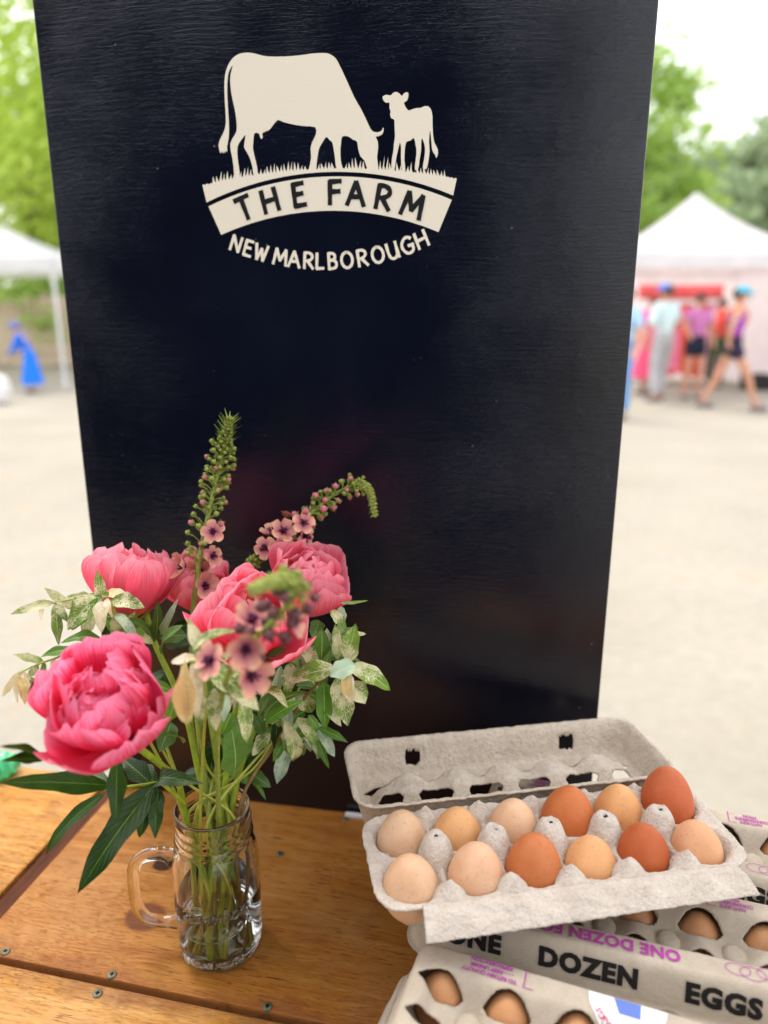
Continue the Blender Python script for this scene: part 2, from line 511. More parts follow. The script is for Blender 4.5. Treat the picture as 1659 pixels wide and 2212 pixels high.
def z1(p):                                                    # emblem point (measured in an enlargement) -> picture units
    return ((750 + p[0] * 0.69319) * 0.540039, (150 + p[1] * 0.69319) * 0.540039)
def eb(p):
    return onboard(*z1(p))
def smooth_poly(pts, sub=4):
    P = [Vector((a, b, 0)) for a, b in pts]; n = len(P); out = []
    for i in range(n):
        a, b, c, d = P[i - 1], P[i], P[(i + 1) % n], P[(i + 2) % n]
        for k in range(sub):
            t = k / sub
            out.append(0.5 * ((2 * b) + (c - a) * t + (2 * a - 5 * b + 4 * c - d) * t * t + (3 * b - a - 3 * c + d) * t ** 3))
    return [(p.x, p.y) for p in out]
def plate(name, pts, z0, thick, mat, parent):
    """flat painted shape on the board; pts in board x/height"""
    tri = tessellate_polygon([[Vector((a, b, 0)) for a, b in pts]])
    n = len(pts)
    vs = [(a, -(z0 + thick), b) for a, b in pts] + [(a, -z0, b) for a, b in pts]
    fs = [tuple(t) for t in tri] + [(i, n + i, n + (i + 1) % n, (i + 1) % n) for i in range(n)]
    me = mesh(name, vs, fs)
    bm = bmesh.new(); bm.from_mesh(me); bmesh.ops.recalc_face_normals(bm, faces=bm.faces); bm.to_mesh(me); bm.free()
    return link(name, me, mat, parent, smooth=False)

cow = [(262,160),(250,210),(247,260),(255,330),(270,400),(282,470),(284,540),(262,580),(248,615),(250,650),(258,690),(266,740),(274,812),(300,812),(300,770),(290,700),(289,630),(312,590),(336,562),(330,600),(328,635),(345,665),(362,700),(376,750),(383,800),(404,800),(402,750),(388,690),(378,640),(380,600),(385,556),(405,551),(416,560),(421,580),(429,585),(434,575),(434,550),(470,535),(495,505),(515,480),(530,477),(560,490),(620,504),(680,512),(738,518),(741,560),(722,600),(711,640),(714,690),(706,740),(698,778),(738,778),(745,730),(752,680),(760,640),(785,595),(803,574),(820,592),(836,606),(845,650),(852,700),(856,740),(872,770),(898,770),(886,720),(882,660),(886,610),(894,571),(930,572),(955,590),(978,600),(985,640),(998,685),(1022,712),(1040,765),(1058,785),(1098,785),(1100,740),(1094,690),(1100,640),(1098,600),(1086,573),(1100,570),(1122,560),(1131,540),(1130,519),(1120,538),(1100,547),(1075,544),(1055,525),(1030,470),(1000,410),(960,340),(920,250),(880,165),(855,120),(820,96),(780,90),(720,93),(650,103),(560,110),(470,110),(420,102),(380,91),(340,88),(300,95),(270,112),(246,140),(225,185),(214,250),(215,340),(220,430),(222,490),(212,540),(190,585),(180,620),(186,655),(192,668),(200,655),(206,670),(212,656),(218,668),(222,652),(230,660),(228,630),(238,580),(240,520),(236,440),(230,340),(231,250),(240,195)]
calf = [(1126,345),(1134,368),(1150,377),(1165,376),(1166,410),(1172,425),(1170,445),(1176,466),(1194,476),(1195,520),(1198,570),(1192,610),(1188,660),(1180,700),(1177,765),(1194,765),(1202,710),(1212,660),(1226,606),(1233,640),(1232,690),(1238,770),(1257,770),(1252,710),(1254,650),(1262,604),(1285,596),(1307,580),(1316,620),(1322,655),(1318,700),(1312,760),(1330,765),(1340,700),(1348,650),(1349,610),(1352,580),(1366,612),(1371,650),(1366,700),(1358,755),(1380,757),(1392,700),(1397,655),(1394,600),(1399,536),(1406,580),(1409,620),(1414,655),(1430,680),(1437,696),(1446,665),(1440,635),(1424,605),(1417,560),(1414,500),(1413,450),(1405,415),(1388,397),(1365,398),(1345,407),(1320,408),(1300,414),(1275,421),(1258,400),(1249,377),(1265,366),(1274,345),(1273,317),(1250,322),(1237,338),(1225,325),(1203,314),(1185,322),(1172,335),(1150,331),(1133,337)]
cowo = plate('cow_emblem', smooth_poly([eb(p) for p in cow], 2), 0.0, 0.00035, cream, sign)
calfo = plate('calf_emblem', smooth_poly([eb(p) for p in calf], 2), 0.0, 0.00035, cream, sign)
def arc3(a, b, c):
    (x1, y1), (x2, y2), (x3, y3) = a, b, c
    d = 2 * (x1 * (y2 - y3) + x2 * (y3 - y1) + x3 * (y1 - y2))
    ux = ((x1*x1+y1*y1)*(y2-y3) + (x2*x2+y2*y2)*(y3-y1) + (x3*x3+y3*y3)*(y1-y2)) / d
    uy = ((x1*x1+y1*y1)*(x3-x2) + (x2*x2+y2*y2)*(x1-x3) + (x3*x3+y3*y3)*(x2-x1)) / d
    return ux, uy, math.hypot(x1 - ux, y1 - uy)
def arc_pts(a, b, c, n):
    cx, cy, r = arc3(a, b, c)
    t0 = math.atan2(a[1] - cy, a[0] - cx); t1 = math.atan2(c[1] - cy, c[0] - cx)
    return [(cx + r * math.cos(t0 + (t1 - t0) * i / n), cy + r * math.sin(t0 + (t1 - t0) * i / n)) for i in range(n + 1)]
# ground band with grass blades (its lower edge is an arc)
rg = random.Random(4)
low = arc_pts((112, 952), (800, 777), (1533, 912), 40)
topl = arc_pts((88, 853), (800, 757), (1554, 815), 150)
def grass_h(x):
    for a, b, h in ((140, 275, 62), (305, 380, 66), (405, 690, 58), (750, 850, 62), (915, 1035, 66), (1105, 1175, 80), (1195, 1235, 60), (1260, 1310, 62), (1330, 1420, 50), (1420, 1505, 48)):
        if a <= x <= b: return h * (0.55 + 0.45 * math.sin(math.pi * (x - a) / (b - a)))
    return 3
band = []
for i, (x, y) in enumerate(topl):
    if 0 < i < 150:
        h = grass_h(x)
        if i % 2 == 1:
            band.append((x + rg.uniform(-9, 5), y - h * rg.uniform(0.55, 1.0)))
            band.append((x + rg.uniform(0, 5), y - h * 0.25))
        else:
            band.append((x, y + 4))
    else:
        band.append((x, y))
bandp = []
lastx = -1e9
for p in band:
    bandp.append(p)
plate('grass_band', [eb(p) for p in bandp + low[::-1]], 0.00045, 0.00035, cream, sign)
plate('banner', [eb(p) for p in arc_pts((122, 975), (800, 803), (1525, 937), 40) + arc_pts((195, 1139), (800, 1000), (1448, 1123), 40)[::-1]], 0.0, 0.00035, cream, sign)

# hand lettering: strokes on a unit letter (x right, y up)
G = {
 'T': (0.75, [[(0.0, 0.97), (0.75, 1.0)], [(0.37, 0.98), (0.40, 0.0)]]),
 'H': (0.78, [[(0.05, 1.0), (0.03, 0.0)], [(0.72, 1.0), (0.75, 0.0)], [(0.04, 0.5), (0.74, 0.52)]]),
 'E': (0.60, [[(0.08, 1.0), (0.05, 0.02)], [(0.06, 0.98), (0.58, 1.0)], [(0.07, 0.53), (0.50, 0.55)], [(0.05, 0.03), (0.6, 0.04)]]),
 'F': (0.58, [[(0.06, 1.0), (0.05, 0.0)], [(0.06, 0.98), (0.6, 1.0)], [(0.06, 0.54), (0.54, 0.56)]]),
 'A': (0.86, [[(0.40, 1.0), (0.02, 0.0)], [(0.40, 1.0), (0.86, 0.0)], [(0.16, 0.36), (0.70, 0.37)]]),
 'R': (0.70, [[(0.06, 1.0), (0.05, 0.0)], [(0.05, 0.98), (0.35, 1.0), (0.60, 0.86), (0.58, 0.64), (0.36, 0.50), (0.08, 0.46)], [(0.28, 0.48), (0.70, 0.0)]]),
 'M': (0.98, [[(0.14, 1.0), (0.0, 0.0)], [(0.14, 1.0), (0.47, 0.28)], [(0.47, 0.28), (0.84, 1.0)], [(0.84, 1.0), (0.96, 0.0)]]),
 'N': (0.76, [[(0.08, 0.98), (0.05, 0.0)], [(0.08, 0.98), (0.68, 0.03)], [(0.68, 0.03), (0.72, 1.0)]]),
 'W': (0.9, [[(0.0, 1.0), (0.21, 0.0)], [(0.21, 0.0), (0.45, 0.75)], [(0.45, 0.75), (0.67, 0.0)], [(0.67, 0.0), (0.9, 1.0)]]),
 'L': (0.56, [[(0.07, 1.0), (0.05, 0.03)], [(0.05, 0.03), (0.56, 0.05)]]),
 'B': (0.62, [[(0.06, 1.0), (0.05, 0.0)], [(0.06, 0.98), (0.36, 0.98), (0.52, 0.80), (0.42, 0.60), (0.08, 0.54)], [(0.10, 0.54), (0.46, 0.52), (0.62, 0.30), (0.48, 0.06), (0.06, 0.02)]]),
 'O': (0.84, [[(0.42 + 0.40 * math.cos(a * math.pi / 8), 0.5 + 0.49 * math.sin(a * math.pi / 8)) for a in range(4, 21)]]),
 'U': (0.74, [[(0.04, 1.0), (0.05, 0.4), (0.16, 0.08), (0.38, 0.0), (0.58, 0.10), (0.68, 0.4), (0.70, 1.0)], [(0.70, 0.6), (0.74, 0.0)]]),
 'G': (0.82, [[(0.76, 0.86), (0.58, 0.99), (0.32, 0.96), (0.08, 0.72), (0.03, 0.42), (0.20, 0.10), (0.46, 0.0), (0.74, 0.14), (0.76, 0.46)], [(0.48, 0.46), (0.84, 0.47)]]),
}
def stroke_ribbon(pts, w, verts, faces, z, zt):
    pts = catmull([Vector((a, b, 0)) for a, b in pts], max(2, 4 * (len(pts) - 1)))
    n = len(pts); b0 = len(verts); rows = []
    for i, p in enumerate(pts):
        t = (pts[min(i + 1, n - 1)] - pts[max(i - 1, 0)]).normalized()
        s = Vector((-t.y, t.x, 0))
        ww = w * (0.5 + 0.05 * math.sin(i * 1.3)) * (1.08 if i in (0, n - 1) else 1.0)
        ext = t * (w * 0.25) * (-1 if i == 0 else 1 if i == n - 1 else 0)
        rows.append((p + s * ww + ext, p - s * ww + ext))
    for zz in (zt, z):
        for a, b in rows:
            verts.append((a.x, a.y, zz)); verts.append((b.x, b.y, zz))
    for i in range(n - 1):
        k = b0 + i * 2
        faces.append((k, k + 1, k + 3, k + 2))
        m = k + n * 2
        faces.append((k, k + 2, m + 2, m)); faces.append((k + 1, m + 1, m + 3, k + 3))
def letter_on_board(ch, cx, cy, hgt, rot, wfac, z0, mat, sxw=1.0, parent=None):
    w, strokes = G[ch]
    vs = []; fs = []
    for i, s in enumerate(strokes):
        stroke_ribbon([((a - w / 2) * sxw, b) for a, b in s], wfac, vs, fs, z0 / hgt, (z0 + 0.00025 + 0.00006 * i) / hgt)
    c, s_ = math.cos(rot), math.sin(rot)
    out = []
    for (a, b, z) in vs:
        x, y = a * hgt, b * hgt
        out.append((cx + x * c - y * s_, -z * hgt, cy + x * s_ + y * c))
    me = mesh('letter', out, fs)
    return link('letter', me, mat, parent or sign, smooth=False)
def word_arc(chars, base, hgt_px, mat, wfac, z0, sxw):
    """chars: list of (char, x in enlargement); base arc through three points; letters stand on it"""
    cx, cy, r = arc3(*base)
    A, B = eb((base[0][0], base[0][1])), eb((base[0][0], base[0][1] - 100))
    k = (B[1] - A[1]) / 100.0
    for ch, x in chars:
        s = 1 if base[1][1] < base[0][1] else -1             # arch up or smile
        y = cy - s * math.sqrt(max(0, r * r - (x - cx) ** 2))
        ang = math.atan2((x - cx), r) * (-s)
        p = eb((x, y))
        letter_on_board(ch, p[0], p[1], hgt_px * k, ang - R(0.0), wfac, z0, mat, sxw)
word_arc([('T', 350), ('H', 492), ('E', 652), ('F', 850), ('A', 968), ('R', 1120), ('M', 1283)],
         ((350, 1047), (810, 962), (1290, 1035)), 128, ink, 0.215, 0.0005, 0.95)
word_arc([('N', 268), ('E', 340), ('W', 416), ('M', 531), ('A', 612), ('R', 697), ('L', 764), ('B', 838), ('O', 925), ('R', 1016), ('O', 1108), ('U', 1195), ('G', 1283), ('H', 1366)],
         ((260, 1229), (810, 1336), (1380, 1202)), 90, cream, 0.185, 0.0, 0.93)

# white wooden strip lying at the foot of the board
w0, w1 = at_z(748, 1757.5, TABLE_Z), at_z(1010, 1789, TABLE_Z)
dirw = (w1 - w0); 
ws = link('white_strip', box_mesh('white_strip', dirw.length, 0.006, 0.005, 0.001, ((dirw.length) / 2, -0.0045, 0.0025)), plain('white_trim_paint', (0.72, 0.71, 0.68), 0.5), None, smooth=False)
ws.location = w0 + BN * 0.0005; ws.rotation_euler = (0, 0, BYAW)
tag(ws, 'thin white wooden strip lying along the foot of the black sign board', 'trim strip')


# ================================================================== unseen dark wall added behind the camera to darken the sign board's reflections
wall = empty('added_dark_wall', (-1.70, -1.5, 0), R(4))
tag(wall, 'dark navy canvas wall on metal posts, added out of view to darken the sign board reflections', 'added wall')
cv = []; cf = []
for i in range(41):
    for j in range(17):
        x = -1.7 + 3.4 * i / 40; z = 0.05 + 3.05 * j / 16
        cv.append((x, 0.03 * math.sin(x * 9) * (1 - 0.3 * j / 16) + 0.012 * math.sin(x * 23 + j), z))
for i in range(40):
    for j in range(16):
        a = i * 17 + j; cf.append((a, a + 17, a + 18, a + 1))
link('canvas', mesh('canvas', cv, cf), plain('navy_canvas', (0.012, 0.016, 0.035), 0.85, 0.2, 0.2, 6), wall)
for x in (-1.72, 0, 1.72):
    link('post', tube_mesh('post', [Vector((x, -0.05, 0)), Vector((x, -0.05, 3.12))], 0.02, 10), plain('wall_post_metal', (0.5, 0.5, 0.5), 0.4, metal=0.8), wall)
link('top_rail', tube_mesh('top_rail', [Vector((-1.74, -0.05, 3.1)), Vector((1.74, -0.05, 3.1))], 0.02, 10), bpy.data.materials['wall_post_metal'], wall)
# ================================================================== egg cartons
CP, CW = 0.0485, 0.0245           # cell pitch along, half pitch across
CL, CD, RIMZ = 0.153, 0.054, 0.038
def rrect_d(x, y, hx, hy, r):     # distance inside a rounded rectangle (positive inside)
    qx, qy = abs(x) - (hx - r), abs(y) - (hy - r)
    o = math.hypot(max(qx, 0), max(qy, 0)) + min(max(qx, qy), 0) - r
    return -o
_h = random.Random(2)
_LAT = [[_h.uniform(-1, 1) for _ in range(64)] for _ in range(64)]
def vnoise(x, y):
    xi, yi = math.floor(x), math.floor(y); fx, fy = x - xi, y - yi
    fx, fy = fx * fx * (3 - 2 * fx), fy * fy * (3 - 2 * fy)
    g = lambda a, b: _LAT[(xi + a) % 64][(yi + b) % 64]
    return (g(0, 0) * (1 - fx) + g(1, 0) * fx) * (1 - fy) + (g(0, 1) * (1 - fx) + g(1, 1) * fx) * fy
def tray_z(x, y):
    z = RIMZ
    for i in range(6):
        for s in (-1, 1):
            dx, dy = x - (i - 2.5) * CP, y - s * CW
            r = math.hypot(dx, dy)
            z = min(z, 0.003 + (RIMZ - 0.003) * sstep(r, 0.008, 0.0262) ** 0.85)
    # lower saddles between neighbouring cups along the middle
    for i in range(5):                                            # tall posts down the middle
        d = math.hypot((x - (i - 2) * CP) * 1.05, y * 0.9)
        if d < 0.0205:
            z = max(z, 0.019 + 0.036 * (1 - sstep(d, 0.0066, 0.0205)) ** 0.6)
    for i in range(5):                                            # small peaks along both rims
        for s in (-1, 1):
            d = math.hypot((x - (i - 2) * CP) * 1.0, (y - s * 0.0435) * 1.1)
            z = max(z, RIMZ - 0.003 + 0.0160 * max(0, 1 - d / 0.0135) ** 0.85) if d < 0.0135 else z
    for s in (-1, 1):                                             # end walls: ribbed slope between the two end cups
        d = math.hypot((x - s * (2.5 * CP + 0.021)) * 1.2, y)
        if d < 0.012: z = max(z, RIMZ - 0.002)
    return z
def lid_z(x, y):
    d = rrect_d(x, y, CL + 0.001, CD + 0.001, 0.022)
    h = 0.034 * min(1.0, max(0.0, d - 0.002) / 0.0090)
    h = h if h < 0.031 else 0.031 + 0.003 * sstep((d - 0.0102) / 0.0035)   # rounded shoulder
    post = math.cos(math.pi * x / CP) ** 2 if abs(x) < 2.5 * CP else 0.0
    inner = sstep((0.0265 - abs(y)) / 0.017) * sstep((CL - 0.020 - abs(x)) / 0.012)
    dep = inner * (0.0120 + 0.0090 * post)
    return h - dep
def window_f(x, y):               # positive inside an eye-shaped window
    best = -1.0
    for i in range(6):
        for s in (-1, 1):
            dx, dy = x - (i - 2.5) * CP, y - s * 0.0150
            e = 0.0092 * max(0.0, 1 - (abs(dx) / 0.0175) ** 1.7)
            v = e - abs(dy) if abs(dx) < 0.0175 else -(abs(dx) - 0.0175) - abs(dy)
            best = max(best, v)
    return best
def latch_f(x, y):
    return min(0.0019 - abs(y + 0.0482), 0.0080 - abs(abs(x) - 0.083))
def open_f(x, y):
    return max(window_f(x, y), latch_f(x, y))
def field_mesh(name, fz, hx, hy, rr, step, holes=None, hf=None, ragged=0.0, wrinkle=0.0, wfreq=260.0, thick=0.0016):
    if hf is not None: holes = lambda x, y: hf(x, y) > 0
    nx, ny = int(2 * hx / step), int(2 * hy / step)
    idx = {}; vs = []; fs = []
    keep = [[rrect_d(-hx + 2 * hx * (i + .5) / nx, -hy + 2 * hy * (j + .5) / ny, hx, hy, rr) > -0.2 * step and not (holes and holes(-hx + 2 * hx * (i + .5) / nx, -hy + 2 * hy * (j + .5) / ny)) for j in range(ny)] for i in range(nx)]
    def vid(i, j):
        if (i, j) not in idx:
            x, y = -hx + 2 * hx * i / nx, -hy + 2 * hy * j / ny
            d = rrect_d(x, y, hx, hy, rr)
            if d < 0:                                             # pull the stair steps of the corners on to the curve
                qx, qy = abs(x) - (hx - rr), abs(y) - (hy - rr)
                if qx > 0 and qy > 0:
                    l = math.hypot(qx, qy)
                    x = math.copysign(hx - rr + qx / l * rr, x); y = math.copysign(hy - rr + qy / l * rr, y)
            if hf is not None:                                    # cut edges follow the outline of the opening
                f0 = hf(x, y)
                if abs(f0) < 1.1 * step:
                    e = 1e-5
                    gx, gy = (hf(x + e, y) - hf(x - e, y)) / (2 * e), (hf(x, y + e) - hf(x, y - e)) / (2 * e)
                    g2 = max(gx * gx + gy * gy, 0.3)
                    k_ = min(1.0, 1.1 * step / (abs(f0) + 1e-9)) * (f0 + ragged * vnoise(x * 900, y * 900)) / g2
                    adj = [keep[a][b] for a in (i - 1, i) for b in (j - 1, j) if 0 <= a < nx and 0 <= b < ny]
                    if not all(adj): x, y = x - gx * k_, y - gy * k_
            z = fz(x, y)
            if wrinkle:
                z += wrinkle * (vnoise(x * wfreq, y * wfreq) + 0.6 * vnoise(x * wfreq * 2.3 + 7, y * wfreq * 2.3)) * 0.6
                x += wrinkle * 0.5 * vnoise(x * wfreq + 31, y * wfreq); y += wrinkle * 0.5 * vnoise(x * wfreq, y * wfreq + 17)
            idx[(i, j)] = len(vs); vs.append((x, y, z))
        return idx[(i, j)]
    for i in range(nx):
        for j in range(ny):
            if keep[i][j]: fs.append((vid(i, j), vid(i + 1, j), vid(i + 1, j + 1), vid(i, j + 1)))
    me = mesh(name, vs, fs)
    o = bpy.data.objects.new(name, me); COL.objects.link(o)
    m = o.modifiers.new('s', 'SOLIDIFY'); m.thickness = thick; m.offset = -1.0
    r = evald(o); bpy.data.objects.remove(o); r.name = name
    r.shade_smooth()
    return r

def pulp(name, c1, c2, wr=0.5, bs=900.0, bd=0.0007, weave=False):
    t = NT(name)
    v = t.coord()
    n = t.noise(v, 70, 5, 0.65); n2 = t.noise(v, bs, 4, 0.7); n3 = t.noise(v, bs * 0.28, 4, 0.65)
    col = t.ramp(n, [(0.3, c1), (0.7, c2)])
    col = t.mixc(t.ramp(n2, [(0.30, (0.42, 0.42, 0.42)), (0.48, (0, 0, 0))]), col, tuple(c * 0.55 for c in c1[:3]) + (1,))
    fl = t.noise(v, 1500, 1, 0.5)
    col = t.mixc(t.ramp(fl, [(0.74, (0, 0, 0)), (0.78, (0.5, 0.5, 0.5))]), col, tuple(c * 0.4 for c in c1[:3]) + (1,))
    t.set(Base_Color=col, Roughness=0.92, Specular_IOR_Level=0.12)
    h = t.math('ADD', n3, t.math('MULTIPLY', n2, 0.5))
    t.bump(h, wr, bd)
    return t.m
pulp_open = pulp('pale_moulded_pulp', srgb(204, 190, 176), srgb(222, 210, 197), 1.0, 430, 0.0042)
pulp_lid = pulp('lid_pulp', srgb(202, 187, 168), srgb(220, 206, 189), 1.0, 380, 0.0040)
pulp_out = pulp('grey_brown_pulp', srgb(176, 162, 144), srgb(190, 177, 160), 0.5, 1100, 0.0010)

TRAY_ME = field_mesh('tray', tray_z, CL, CD, 0.022, 0.0015, wrinkle=0.0012, holes=lambda x, y: any(math.hypot(x - (i - 2) * CP, y) < 0.0017 for i in range(5)))
LIDO_ME = field_mesh('lid', lid_z, CL + 0.002, CD + 0.002, 0.022, 0.0015, wrinkle=0.0010, hf=open_f, ragged=0.0006)
LIDC_ME = field_mesh('lid', lid_z, CL + 0.002, CD + 0.002, 0.022, 0.0015, wrinkle=0.00012, hf=window_f, ragged=0.0005)
TRAYC_ME = field_mesh('tray', tray_z, CL, CD, 0.022, 0.003, wrinkle=0.0003)
TRAY_ME.materials.append(pulp_open); LIDO_ME.materials.append(pulp_lid)
LIDC_ME.materials.append(pulp_out); TRAYC_ME.materials.append(pulp_out)

mag = plain('magenta_print', srgb(170, 62, 150), 0.8, 0.15, 0.18, 500)
blk = plain('black_print', srgb(34, 31, 32), 0.8, 0.15, 0.3, 500)
LZ = RIMZ - 0.002                  # height of the closed lid's rim above the carton's base
EPS = 0.00085
def on_top(x, y):                  # a point of print on the top of the lid (carton coordinates)
    return (x, y, LZ + lid_z(x, y) + EPS)
def on_front(x, t):                # t metres up the front wall from its rim
    k = t / 0.0352                 # wall length
    y = -(CD + 0.001) + 0.002 + 0.0090 * k
    return (x, y - EPS * 0.966, LZ + 0.034 * k + EPS * 0.256)
def print_text(s, h, place, mat, parent, bold=0.0, rot180=False, spacing=1.0, cx=0.0, cy=0.0, name='print', sx=1.0):
    v, f = text_2d(s, h, bold, spacing=spacing)
    out = []
    for a, b in v:
        a *= sx
        if rot180: a, b = -a, -b
        out.append(place(cx + a, cy + b))
    return link(name, mesh(name, out, f), mat, parent, smooth=False)
def line_print(pts, w, place, mat, parent, name='print', closed=False):
    vs = []; fs = []
    n = len(pts)
    for i in range(n):
        a = Vector(pts[i - 1] if (closed or i > 0) else pts[i]); b = Vector(pts[(i + 1) % n] if (closed or i < n - 1) else pts[i])
        t = (b - a).normalized(); s = Vector((-t.y, t.x)) * w / 2
        p = Vector(pts[i])
        vs.append(place(*(p + s))); vs.append(place(*(p - s)))
    for i in range(n if closed else n - 1):
        j = (i + 1) % n
        fs.append((2 * i, 2 * i + 1, 2 * j + 1, 2 * j))
    return link(name, mesh(name, vs, fs), mat, parent, smooth=False)

def closed_carton(loc, rz, label, full=True, tilt=(0, 0)):
    c = empty('egg_carton', loc, rz)
    c.rotation_euler = (tilt[0], tilt[1], rz)
    tag(c, label, 'egg carton', 'closed egg cartons')
    for nm, me, z in (('tray', TRAYC_ME, 0), ('lid', LIDC_ME, LZ)):
        o = bpy.data.objects.new(nm, me); COL.objects.link(o); o.parent = c; o.location = (0, 0, z)
        if nm == 'lid': lid = o
    if full:
        for s, x, h in (('ONE', -0.098, 0.0142), ('DOZEN', -0.011, 0.0142), ('EGGS', 0.083, 0.0142)):
            o = print_text(s, h, on_front, blk, c, bold=0.058, cx=x, cy=0.0138, name='black_lettering', spacing=1.12, sx=1.0)
        print_text('ONE DOZEN EGGS', 0.0105, on_top, mag, c, bold=0.034, rot180=True, cx=-0.005, cy=-0.0285, name='magenta_lettering', sx=0.92, spacing=1.05)
        # five outlined eggs beside it
        for (ex, ey, rx, ry) in ((0.093, -0.0325, .0085, .0052), (0.103, -0.0335, .0088, .0058), (0.1145, -0.031, .0088, .0052), (0.122, -0.0355, .0085, .0055), (0.124, -0.0305, .0088, .0058)):
            line_print([(ex + rx * math.cos(a * math.pi / 12), ey + 0.0005 + ry * math.sin(a * math.pi / 12)) for a in range(24)], 0.0005, on_top, mag, c, 'egg_outline', True)
        for lines, x, bx in ((("TO RETAIN QUALITY", "- - - KEEP UNDER", "REFRIGERATION"), -0.088, -0.064), (("NATURE'S", "CONVENIENCE", "FOOD"), 0.098, 0.078)):
            for k, s in enumerate(lines):
                print_text(s, 0.0034, on_top, mag, c, bold=0.034, rot180=True, cx=x - (0.001 if k != 1 else 0), cy=0.0308 + 0.0050 * (2 - k if False else k), name='magenta_lettering', sx=0.9)
            line_print([(bx + 0.0065, 0.0272), (bx, 0.0272), (bx, 0.0418), (bx + 0.0065, 0.0418)], 0.0009, on_top, mag, c, 'bracket')
    return c

LAY2 = TABLE_Z + 0.0635
c_front = closed_carton((0.1495, 0.3735, LAY2), R(-20), 'closed egg carton with round white sticker, nearest the camera')
c_mid = closed_carton((0.178, 0.4935, LAY2 + 0.001), R(-17.5), 'closed carton whose side reads DOZEN EGGS in full, directly under the open carton')
c_back = closed_carton((0.241, 0.595, LAY2), R(-17.0), 'closed egg carton farthest back, half hidden behind the open carton')
c_low = closed_carton((0.132, 0.401, TABLE_Z + 0.0005), R(-22.5), 'lower egg carton jutting out on the table under the nearest carton', full=False)
c_low2 = closed_carton((0.186, 0.5125, TABLE_Z + 0.0005), R(-18), 'lower egg carton on the table, second layer from the front', full=False)
c_low3 = closed_carton((0.252, 0.625, TABLE_Z + 0.0005), R(-18), 'lower egg carton on the table, closest to the sign board', full=False)

# sticker on the nearest carton's far edge
wht = plain('sticker_white', (0.78, 0.78, 0.78), 0.4, 0.4, 0.04)
blue = plain('sticker_blue', srgb(92, 116, 190), 0.4, 0.4, 0.05)
red_p = plain('sticker_red', srgb(190, 70, 100), 0.5, 0.3, 0.05)
SX, SY, SR = 0.006, 0.0405, 0.026
vs = []; fs = []
for i in range(13):
    for k in range(33):
        a = math.pi + math.pi * k / 32
        r = SR * i / 12
        x, y = SX + r * math.cos(a), SY + r * math.sin(a)
        p = on_top(x, y); vs.append((p[0], p[1], p[2] - 0.0002))
for i in range(12):
    for k in range(32):
        a = i * 33 + k; fs.append((a, a + 1, a + 34, a + 33))
stk = link('sticker', mesh('sticker', vs, fs), wht, c_front)
vv = []; ff = []
for i in range(9):
    for j in range(7):
        b_ = -0.0115 * j / 6; a_ = -0.009 + 0.004 * j / 6 + (0.018 - 0.004 * j / 6) * i / 8
        vv.append(on_top(SX + a_, SY + b_))
for i in range(8):
    for j in range(6):
        c = i * 7 + j; ff.append((c, c + 1, c + 8, c + 7))
link('blue_mark', mesh('blue_mark', vv, ff), blue, stk, smooth=False)
tx = 'PASTURED EGGS'
for k, ch in enumerate(tx):
    if ch == ' ': continue
    a = math.pi * 1.5 + (k - 6) / 6 * 0.95
    v2, f2 = text_2d(ch, 0.0042, 0.03)
    out = []
    for (p, q) in v2:
        p, q = -p, -q
        r = SR * 0.80
        ca = a - math.pi * 1.5
        out.append(on_top(SX - (r * math.sin(ca)) * 1.0 + p * math.cos(ca) + q * math.sin(ca) * 1, SY - r * math.cos(ca) + q * math.cos(ca) - p * math.sin(ca)))
    link('sticker_lettering', mesh('sticker_lettering', out, f2), red_p, stk, smooth=False)

# ---- the open carton
OPZ = TABLE_Z + 0.1335
oc = empty('open_egg_carton', (0.138, 0.527, OPZ), R(9.6))
tag(oc, 'open moulded pulp egg carton holding twelve brown eggs, on top of the stack', 'egg carton')
t_o = bpy.data.objects.new('tray', TRAY_ME); COL.objects.link(t_o); t_o.parent = oc
l_o = bpy.data.objects.new('lid', LIDO_ME); COL.objects.link(l_o); l_o.parent = oc
l_o.rotation_euler = (R(178), 0, 0)
l_o.location = (0, 2 * CD + 0.006, RIMZ + 0.0015)
# closing flap folded out over the front rim
vs = []; fs = []
NXF, NYF = 170, 26
for i in range(NXF + 1):
    for j in range(NYF + 1):
        s = i / NXF; t = j / NYF
        xa = -0.120 + 0.252 * s
        xb = -0.122 + 0.262 * s
        x = xa + (xb - xa) * t
        w = 0.0235 * (1 + 0.05 * s)
        y = -CD + 0.0012 - w * t * 0.94
        z = RIMZ + 0.0004 + 0.0015 * math.sin(t * math.pi) - 0.010 * t * t * (1.0 - 0.35 * s) - 0.002 * t
        ph = math.cos(2 * math.pi * (x / CP))
        z += 0.0034 * math.exp(-((t - 0.45) / 0.22) ** 2) * ph
        z += 0.0005 * vnoise(x * 230, y * 230) + 0.0004 * vnoise(x * 520 + 9, y * 520)
        if t == 1.0: y += 0.0006 * vnoise(x * 300, 3)
        vs.append((x, y, z))
for i in range(NXF):
    for j in range(NYF):
        a = i * (NYF + 1) + j; fs.append((a, a + 1, a + NYF + 2, a + NYF + 1))
fo = bpy.data.objects.new('f', mesh('f', vs, fs)); COL.objects.link(fo)
m = fo.modifiers.new('s', 'SOLIDIFY'); m.thickness = 0.0018; m.offset = 0
fme = evald(fo); bpy.data.objects.remove(fo)
link('closing_flap', fme, pulp_open, oc)

